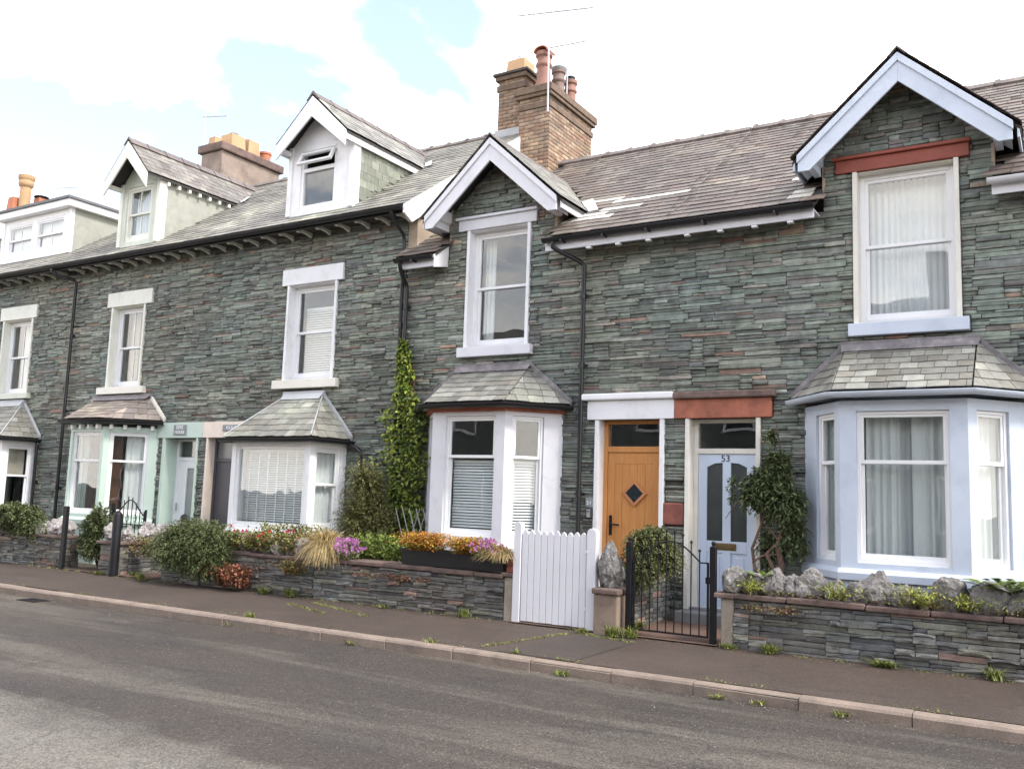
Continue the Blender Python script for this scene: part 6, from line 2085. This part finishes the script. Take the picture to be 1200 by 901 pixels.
low_plants('pink-purple flowers spilling over the wall left of the trough', 'flowers', 'flowering_plant', (-8.75, -8.5), -1.70, .56, .28, 70, .04, .5, [(.12, .15, .05)], 304, fl=(190, [(.50, .18, .42), (.58, .32, .50), (.44, .14, .36)], .026), spread=.10)
low_plants('red geraniums among the pale stones on the wall', 'flowers', 'flowering_plant', (-11.1, -9.7), -1.66, .57, .34, 420, .045, .55, [(.12, .15, .04), (.18, .18, .05), (.20, .11, .05), (.15, .17, .04)], 305, fl=(22, [(.45, .02, .03), (.50, .03, .06)], .032), spread=.12)
low_plants('green low plants behind the wall left of the pale grass tuft', 'plant', 'low_plant', (-10.8, -9.4), -1.32, .5, .54, 480, .055, .5, [(.12, .15, .04), (.16, .17, .045), (.20, .15, .045)], 306, spread=.12)
low_plants('green low hedge plants behind the trough at left', 'plant', 'low_plant', (-8.9, -7.9), -1.25, .45, .52, 420, .05, .5, [(.12, .17, .035), (.16, .20, .04)], 307, spread=.12)
low_plants('red-leaved plant growing at the wall foot beside the juniper', 'plant', 'red_leaf_plant', (-11.05, -10.45), -1.86, .02, .40, 190, .05, .55, [(.20, .065, .04), (.24, .09, .05), (.15, .05, .03), (.19, .13, .06)], 308, spread=.13)
low_plants('reddish creeping plant on the front of the middle wall', 'plant', 'creeping_plant', (-8.4, -7.2), -1.775, .36, .12, 60, .03, .6, [(.20, .07, .04), (.14, .09, .04)], 309, spread=.10)
low_plants('yellow-green trailing plant hanging on the geranium wall', 'plant', 'creeping_plant', (-9.75, -9.4), -1.77, .30, .24, 70, .045, .6, [(.20, .20, .06), (.12, .14, .04), (.24, .10, .05)], 310, spread=.09)
low_plants('small reddish creeper on left end of the blue house wall', 'plant', 'creeping_plant', (-3.05, -2.5), -1.785, .40, .12, 90, .022, .7, [(.17, .08, .05), (.13, .09, .045), (.13, .12, .04)], 311, spread=.08)
low_plants('leafy creeper on the dividing wall behind the thick black post', 'plant', 'creeping_plant', (-13.5, -12.95), -1.45, .28, .42, 90, .05, .6, [(.17, .18, .06), (.22, .20, .07), (.20, .10, .05)], 312, spread=.12)


def grass_tuft(label, name, c, n, length, spread, cols, seed, droop=.6, width=.004, cat='grass', group=None, fwd=.1):
    rng = np.random.default_rng(seed)
    t = np.linspace(0, 1, 6)
    az = rng.uniform(0, 2 * np.pi, n)
    out = rng.uniform(.15, 1, n) * spread
    L = length * rng.uniform(.6, 1.1, n)
    V, F, C = [], [], []
    base = np.array(c) + np.stack([rng.normal(0, .035, n), rng.normal(0, .03, n), np.zeros(n)], 1)
    hx, hy = np.cos(az) * out, np.sin(az) * out * .8 - fwd * rng.uniform(0, 1, n)
    pos = np.stack([base[:, 0, None] + hx[:, None] * t ** 1.2, base[:, 1, None] + hy[:, None] * t ** 1.2, base[:, 2, None] + L[:, None] * (t - droop * rng.uniform(.5, 1.3, (n, 1)) * t ** 2.2)], 2)
    side = np.stack([-np.sin(az), np.cos(az), np.zeros(n)], 1)
    w = width * (1 - .85 * t)
    a = pos + side[:, None, :] * w[None, :, None]
    b = pos - side[:, None, :] * w[None, :, None]
    V = np.concatenate([a, b], 1).reshape(-1, 3)
    f = []
    for j in range(5): f.append(np.stack([np.arange(n) * 12 + j, np.arange(n) * 12 + j + 1, np.arange(n) * 12 + j + 7, np.arange(n) * 12 + j + 6], 1))
    col = np.array(cols)[rng.integers(0, len(cols), n)] * rng.uniform(.75, 1.25, (n, 1))
    o = np_mesh(name, V, np.concatenate(f), LEAF, org=tuple(c), cols=np.repeat(col, 12, axis=0))
    tag(o, label, cat, group)
    return o


STRAW = [(.50, .38, .18), (.42, .31, .14), (.58, .46, .25), (.36, .27, .12)]
grass_tuft('long blond grass drooping over the wall beside purple flowers', 'grass_tuft', (-9.12, -1.62, .60), 2600, .72, .48, STRAW, 401, droop=.95, width=.006, fwd=.22)
grass_tuft('short blond grass tuft at the right end of the trough', 'grass_tuft', (-6.2, -1.62, .74), 1500, .36, .38, STRAW, 402, droop=.85, width=.0055, fwd=.14)


def fern(c, n, L, cols, seed, label, group=None, lean=(0, -.2)):
    rng = np.random.default_rng(seed)
    t = thing('fern', label, 'fern', c, group)
    V, F, C, n0 = [], [], [], 0
    for k in range(n):
        az = 2 * math.pi * (k + rng.uniform(-.3, .3)) / n
        ln = L * rng.uniform(.7, 1.1)
        m = 26
        s = np.linspace(.1, 1, m)
        px = c[0] + math.cos(az) * ln * .75 * s ** 1.2 + lean[0] * s
        py = c[1] + math.sin(az) * ln * .6 * s ** 1.2 + lean[1] * s * ln
        pz = c[2] + ln * (s * 1.0 - .5 * s ** 2.4)
        P = np.stack([px, py, pz], 1)
        tang = unit(np.gradient(P, axis=0))
        sd = unit(np.cross(tang, np.array([0, 0, 1.0])))
        for sg in (1, -1):
            d = unit(sd * sg + tang * .45 + np.array([0, 0, -.1]))
            w = ln * .26 * np.sin(np.pi * np.clip(.12 + .88 * s, 0, 1)) ** .8 + .012
            v, f = leaf_arrays(P, d, unit(np.cross(d, np.array([0, 0, 1.0]))), w, w * .22 + .004)
            V.append(v); F.append(f + n0); C.append(rcol(len(P), cols, rng, .2)); n0 += len(v)
    emit('frond', np.concatenate(V), np.concatenate(F), np.concatenate(C), t)
    return t


FERNC = [(.13, .20, .035), (.10, .165, .03), (.17, .235, .045)]
YFERN = [(.22, .24, .04), (.17, .20, .035), (.27, .26, .05)]
fern((-.62, -1.40, .60), 15, .60, [(.19, .27, .05), (.16, .23, .045), (.23, .30, .06)], 501, 'large green fern behind the wall at the right edge')
fern((-2.92, -1.52, .66), 6, .32, [(.19, .27, .05), (.16, .23, .045)], 502, 'single upright fern behind the boulders below the climber')
fern((-2.66, -1.40, .62), 4, .22, FERNC, 512, 'small fern between the boulders left of blue bay corner')
spots = [(-2.98, .62, .13, 'left end of the boulder wall'), (-2.12, .60, .17, 'second boulder gap before the blue bay'), (-1.42, .60, .20, 'middle of the boulder wall'), (-1.30, .60, .16, 'right of the middle of the boulder wall'), (-.92, .60, .14, 'right-hand boulder gap'), (-.32, .60, .18, 'right edge of the boulder wall')]
for i, (x, z, L, lab) in enumerate(spots):
    low_plants('yellow-green fern tuft at the ' + lab, 'fern', 'fern', (x - L * .5, x + L * .5), -1.70, z - .02, L * 1.25, 44, .045, .3, YFERN, 520 + i, spread=L * .75)['group'] = 'small ferns on the boulder wall'
WEED = [(.15, .19, .04), (.20, .23, .05), (.12, .15, .035), (.24, .24, .07)]
ws = [(-2.78, -1.80, .02, 'wall foot left of the blue bay front'), (-1.72, -1.80, .02, 'wall foot below the middle boulders'), (-1.62, -1.80, .02, 'wall foot just right of middle boulders'), (-.72, -1.81, .02, 'wall foot near the right edge'), (-3.22, -1.80, .02, 'foot of the concrete end post'),
      (-4.50, -1.92, .02, 'foot of the concrete pillar'), (-4.30, -1.86, .02, 'foot of the left iron post'), (-4.90, -1.90, .02, 'corner of the white gate'), (-4.5, -1.45, .04, 'path inside the iron gate'), (-4.52, -1.15, .04, 'dividing wall foot on the path'),
      (-6.6, -1.80, .02, 'wall foot below the right end of the trough'), (-7.9, -1.80, .02, 'wall foot below the left end of the trough'), (-9.6, -1.80, .02, 'wall foot below the blond grass'), (-10.1, -1.82, .02, 'wall foot below the geraniums'), (-13.9, -1.86, .02, 'pier foot beside the thick black post'), (-13.35, -1.6, .03, 'dividing wall foot right of thick post'), (-12.7, -1.95, .02, 'left foot of the juniper'),
      (-6.95, KY0 - .02, -.15, 'gutter of the road below the trough'), (-8.9, KY0 - .02, -.15, 'gutter of the road below blond grass'), (-8.75, KY1 + .02, -.055, 'back of the kerb below blond grass'), (-4.95, KY1 + .03, -.055, 'back of the kerb below the white gate'), (-4.3, KY0 - .02, -.15, 'gutter of the road below the iron gate'), (-2.75, KY0 - .03, -.15, 'road gutter below the climber'), (-2.4, KY0 - .02, -.15, 'road gutter left of the blue bay'), (-1.72, KY0 - .02, -.15, 'road gutter below the blue bay'), (-6.0, KY1 + .02, -.055, 'kerb back below the short blond grass')]
rw = random.Random(5)
for i, (x, y, z, lab) in enumerate(ws):
    kerbside = y < -3
    grass_tuft('green weed tuft at the ' + lab, 'weed_tuft', (x, y, z), int((45 if kerbside else 100) * rw.uniform(.5, 1.6)), (.06 if kerbside else .11) * rw.uniform(.6, 1.8), (.07 if kerbside else .15) * rw.uniform(.6, 1.7), [tuple(c * q for c in w_) for w_, q in zip(WEED, (rw.uniform(.6, 1.1), rw.uniform(.6, 1.1), 1, rw.uniform(.7, 1)))], 600 + i, droop=.55, width=.006, cat='weed', group='weeds along wall foot and kerb', fwd=.02)
# thin moss and grass in the pavement cracks
rng_ = np.random.default_rng(71)
n = 2600
segs_ = [((-9.0, -2.0), (-7.6, -2.45)), ((-9.2, -2.25), (-8.2, -2.6)), ((-5.0, -2.0), (-5.4, -3.2)), ((-4.9, -1.95), (-4.2, -2.1)), ((-16, -1.8), (-12, -1.86)), ((-9.5, -1.78), (-6.2, -1.78)), ((-3.2, -1.8), (2, -1.8)), ((-20, -3.30), (2, -3.30))]
wts = np.array([.8, .5, .7, .8, .8, .6, 1.0, .8]); pick = rng_.choice(len(segs_), n, p=wts / wts.sum())
tt = rng_.beta(.6, .6, n) if False else rng_.uniform(0, 1, n)
tt = np.round(tt * 14 + rng_.normal(0, .22, n)) / 14 * .7 + tt * .3
A = np.array([s[0] for s in segs_])[pick]; B = np.array([s[1] for s in segs_])[pick]
xy = A + (B - A) * tt[:, None] + rng_.normal(0, .018, (n, 2))
zp = np.interp(xy[:, 1], [KY1, -1.55], [PAVZ0, PAVZ1]) + .003
P = np.column_stack([xy, zp])
dirs = unit(np.column_stack([rng_.normal(0, .8, n), rng_.normal(0, .8, n), rng_.uniform(.1, .9, n)]))
V, F = leaf_arrays(P, dirs, unit(np.cross(dirs, rng_.normal(0, 1, (n, 3)))), rng_.uniform(.015, .045, n), rng_.uniform(.006, .012, n))
ms = emit('moss', V, F, rcol(n, WEED + [(.16, .14, .06)], rng_, .3))
tag(ms, 'thin moss and grass in pavement cracks and wall foot', 'moss', kind='stuff')
# loose grit and dead leaves along the wall foot and kerb
n = 6000
x = rng_.uniform(-18, 1.5, n)
wh = rng_.uniform(0, 1, n)
y = np.where(wh < .5, -1.80 - rng_.exponential(.06, n), np.where(wh < .92, KY0 - .02 - rng_.exponential(.06, n), rng_.uniform(-8, -3.6, n)))
z = np.where(y > KY1, np.interp(y, [KY1, -1.55], [PAVZ0, PAVZ1]), np.interp(y, [-7, -5, KY0], [ROADZ + .06, ROADZ + .035, ROADZ])) + .003
P = np.column_stack([x, y, z])
dirs = unit(np.column_stack([rng_.normal(0, 1, n), rng_.normal(0, 1, n), rng_.uniform(.0, .25, n)]))
V, F = leaf_arrays(P, dirs, unit(np.cross(dirs, np.tile([0, 0, 1.0], (n, 1)))), rng_.uniform(.006, .022, n), rng_.uniform(.005, .014, n))
tag(emit('leaf_litter', V, F, rcol(n, [(.18, .11, .06), (.22, .19, .13), (.11, .08, .05), (.3, .28, .24)], rng_, .3)), 'loose grit and dead leaves along wall foot and kerb', 'litter', kind='stuff')


low_plants('low moss and stonecrop between the boulders before the blue bay', 'plant', 'creeping_plant', (-3.25, 0.4), -1.66, .585, .07, 330, .022, .7, [(.15, .12, .05), (.12, .14, .04), (.19, .17, .05), (.17, .09, .05)], 315, spread=.05)
# iron gully cover by the kerb and a darker reinstatement strip across the pavement
gc = thing('drain_cover', 'small rusty iron drain cover beside the kerb at far left', 'drain cover', (-12.6, -3.75, ROADZ))
MB().box(-12.85, -12.35, -3.92, -3.60, ROADZ - .02, ROADZ + .014).build('frame', surf('rusty_iron', (.11, .075, .055), rough=.75, var=.3, scale=15, bump=.4), gc)
for k in range(6): MB().box(-12.81 + k * .075, -12.765 + k * .075, -3.89, -3.63, ROADZ + .0145, ROADZ + .024).build('bar', IRON, gc)
m = MB(); zz_ = lambda y: PAVZ0 + (y - KY1) / (-1.55 - KY1) * (PAVZ1 + .004 - PAVZ0) + .004
m.add([(x_, y_, zz_(y_)) for x_, y_ in ((-5.15, -3.30), (-4.28, -3.30), (-4.16, -2.1), (-4.35, -1.9), (-4.80, -1.92))], [(0, 1, 2, 3, 4)])
tag(m.build('pavement_patch', asphalt('patch_asphalt', (.050, .040, .034), (.060, .048, .040), (.08, .065, .054), None, 'pave')), kind='structure')

# ------------------------------------------------------------------ television aerials
def aerial(label, mast, boom, els, el_len, group='television aerials', vertical=True, el_r=.010):
    t = thing('tv_aerial', label, 'aerial', mast[0], group)
    MB().tube(mast, .018, 8).build('mast', ALU, t)
    a, b = Vector(boom[0]), Vector(boom[1])
    MB().tube([a, b], .012, 6).build('boom', ALU, t)
    d = (b - a).normalized()
    up = Vector((0, 0, 1)) if vertical else d.cross(Vector((0, 0, 1))).normalized()
    for k in range(els):
        p = a.lerp(b, k / (els - 1))
        q = el_len * (1 - .35 * k / els)
        MB().tube([p - up * q, p + up * q], el_r, 5).build('element', ALU, t)
    return t


aerial('tall television aerial on the big brick chimney', [(-8.30, 2.83, 8.75), (-8.33, 2.83, 10.70)], ((-9.05, 2.83, 10.86), (-7.40, 2.83, 10.60)), 14, .10)
aerial('small aerial behind the pots of the big brick chimney', [(-8.55, 4.0, 9.4), (-8.55, 4.0, 10.75)], ((-9.0, 4.0, 10.72), (-8.1, 4.0, 10.66)), 2, .30)
aerial('aerial on the brown rendered chimney behind the sage dormer', [(-18.6, 3.3, 8.7), (-18.62, 3.3, 10.9)], ((-18.72, 3.3, 10.87), (-17.8, 3.3, 10.72)), 9, .12)
aerial('aerial between the rendered chimney and the white dormer', [(-16.4, 4.6, 8.0), (-16.4, 4.6, 10.3)], ((-17.0, 4.6, 10.4), (-15.6, 4.6, 10.35)), 10, .08)
aerial('aerial on the far left chimney', [(-26.5, 4.3, 9.3), (-26.5, 4.3, 10.5)], ((-26.6, 4.3, 10.5), (-25.4, 4.3, 10.35)), 7, .12)

# ------------------------------------------------------------------ terrace across the street (seen mirrored in the panes)
for k in range(5):
    x0 = -26 + k * 7.2
    oh = thing('opposite_house', 'slate terraced house across the road, %s of five counted from the left' % ('first', 'second', 'third', 'fourth', 'fifth')[k], 'house', (x0 + 3.6, -19.5, 0), 'houses across the road')
    m = MB(); m.box(x0, x0 + 7.18, -26, -19.5, 0, 6.2); m.prism_y([(x0 + 4.2, 6.2), (x0 + 6.6, 6.2), (x0 + 5.4, 7.7)], -22, -19.5)
    m.build('wall', surf('opposite_slate_wall%d' % k, (.11, .125, .118), rough=.8, var=.4, scale=9, bump=.4, bscale=20), oh)
    m = MB(); m.prism_x([(-19.0, 6.1), (-22.75, 9.0), (-26.5, 6.1)], x0, x0 + 7.18)
    m.prism_y([(x0 + 3.9, 6.15), (x0 + 5.4, 7.95), (x0 + 6.9, 6.15), (x0 + 6.75, 6.0), (x0 + 5.4, 7.7), (x0 + 4.05, 6.0)], -22, -19.1)
    m.build('roof', surf('opposite_roof%d' % k, (.14, .13, .12), rough=.7, var=.2, scale=6), oh)
    MB().box(x0 + .1, x0 + 1.0, -23.4, -22.1, 8.2, 10.4).build('chimney', OLDRENDER, oh)
    for a, b, c, d in ((1.0, 2.1, 4.0, 5.6), (4.9, 5.9, 4.0, 5.9), (4.5, 6.3, .9, 2.5), (.8, 2.4, .9, 2.5)):
        w = MB(); rail_frame(w, x0 + a, x0 + b, c, d, -19.52, -19.44, .09, .09, .09, .09); w.build('window_frame', WHITE, oh)
        MB().box(x0 + a + .08, x0 + b - .08, -19.49, -19.47, c + .08, d - .08).build('pane', DARKGLASS, oh)
    MB().box(x0 + 2.9, x0 + 3.8, -19.53, -19.46, 0.05, 2.2).build('door', DARKGREY, oh)
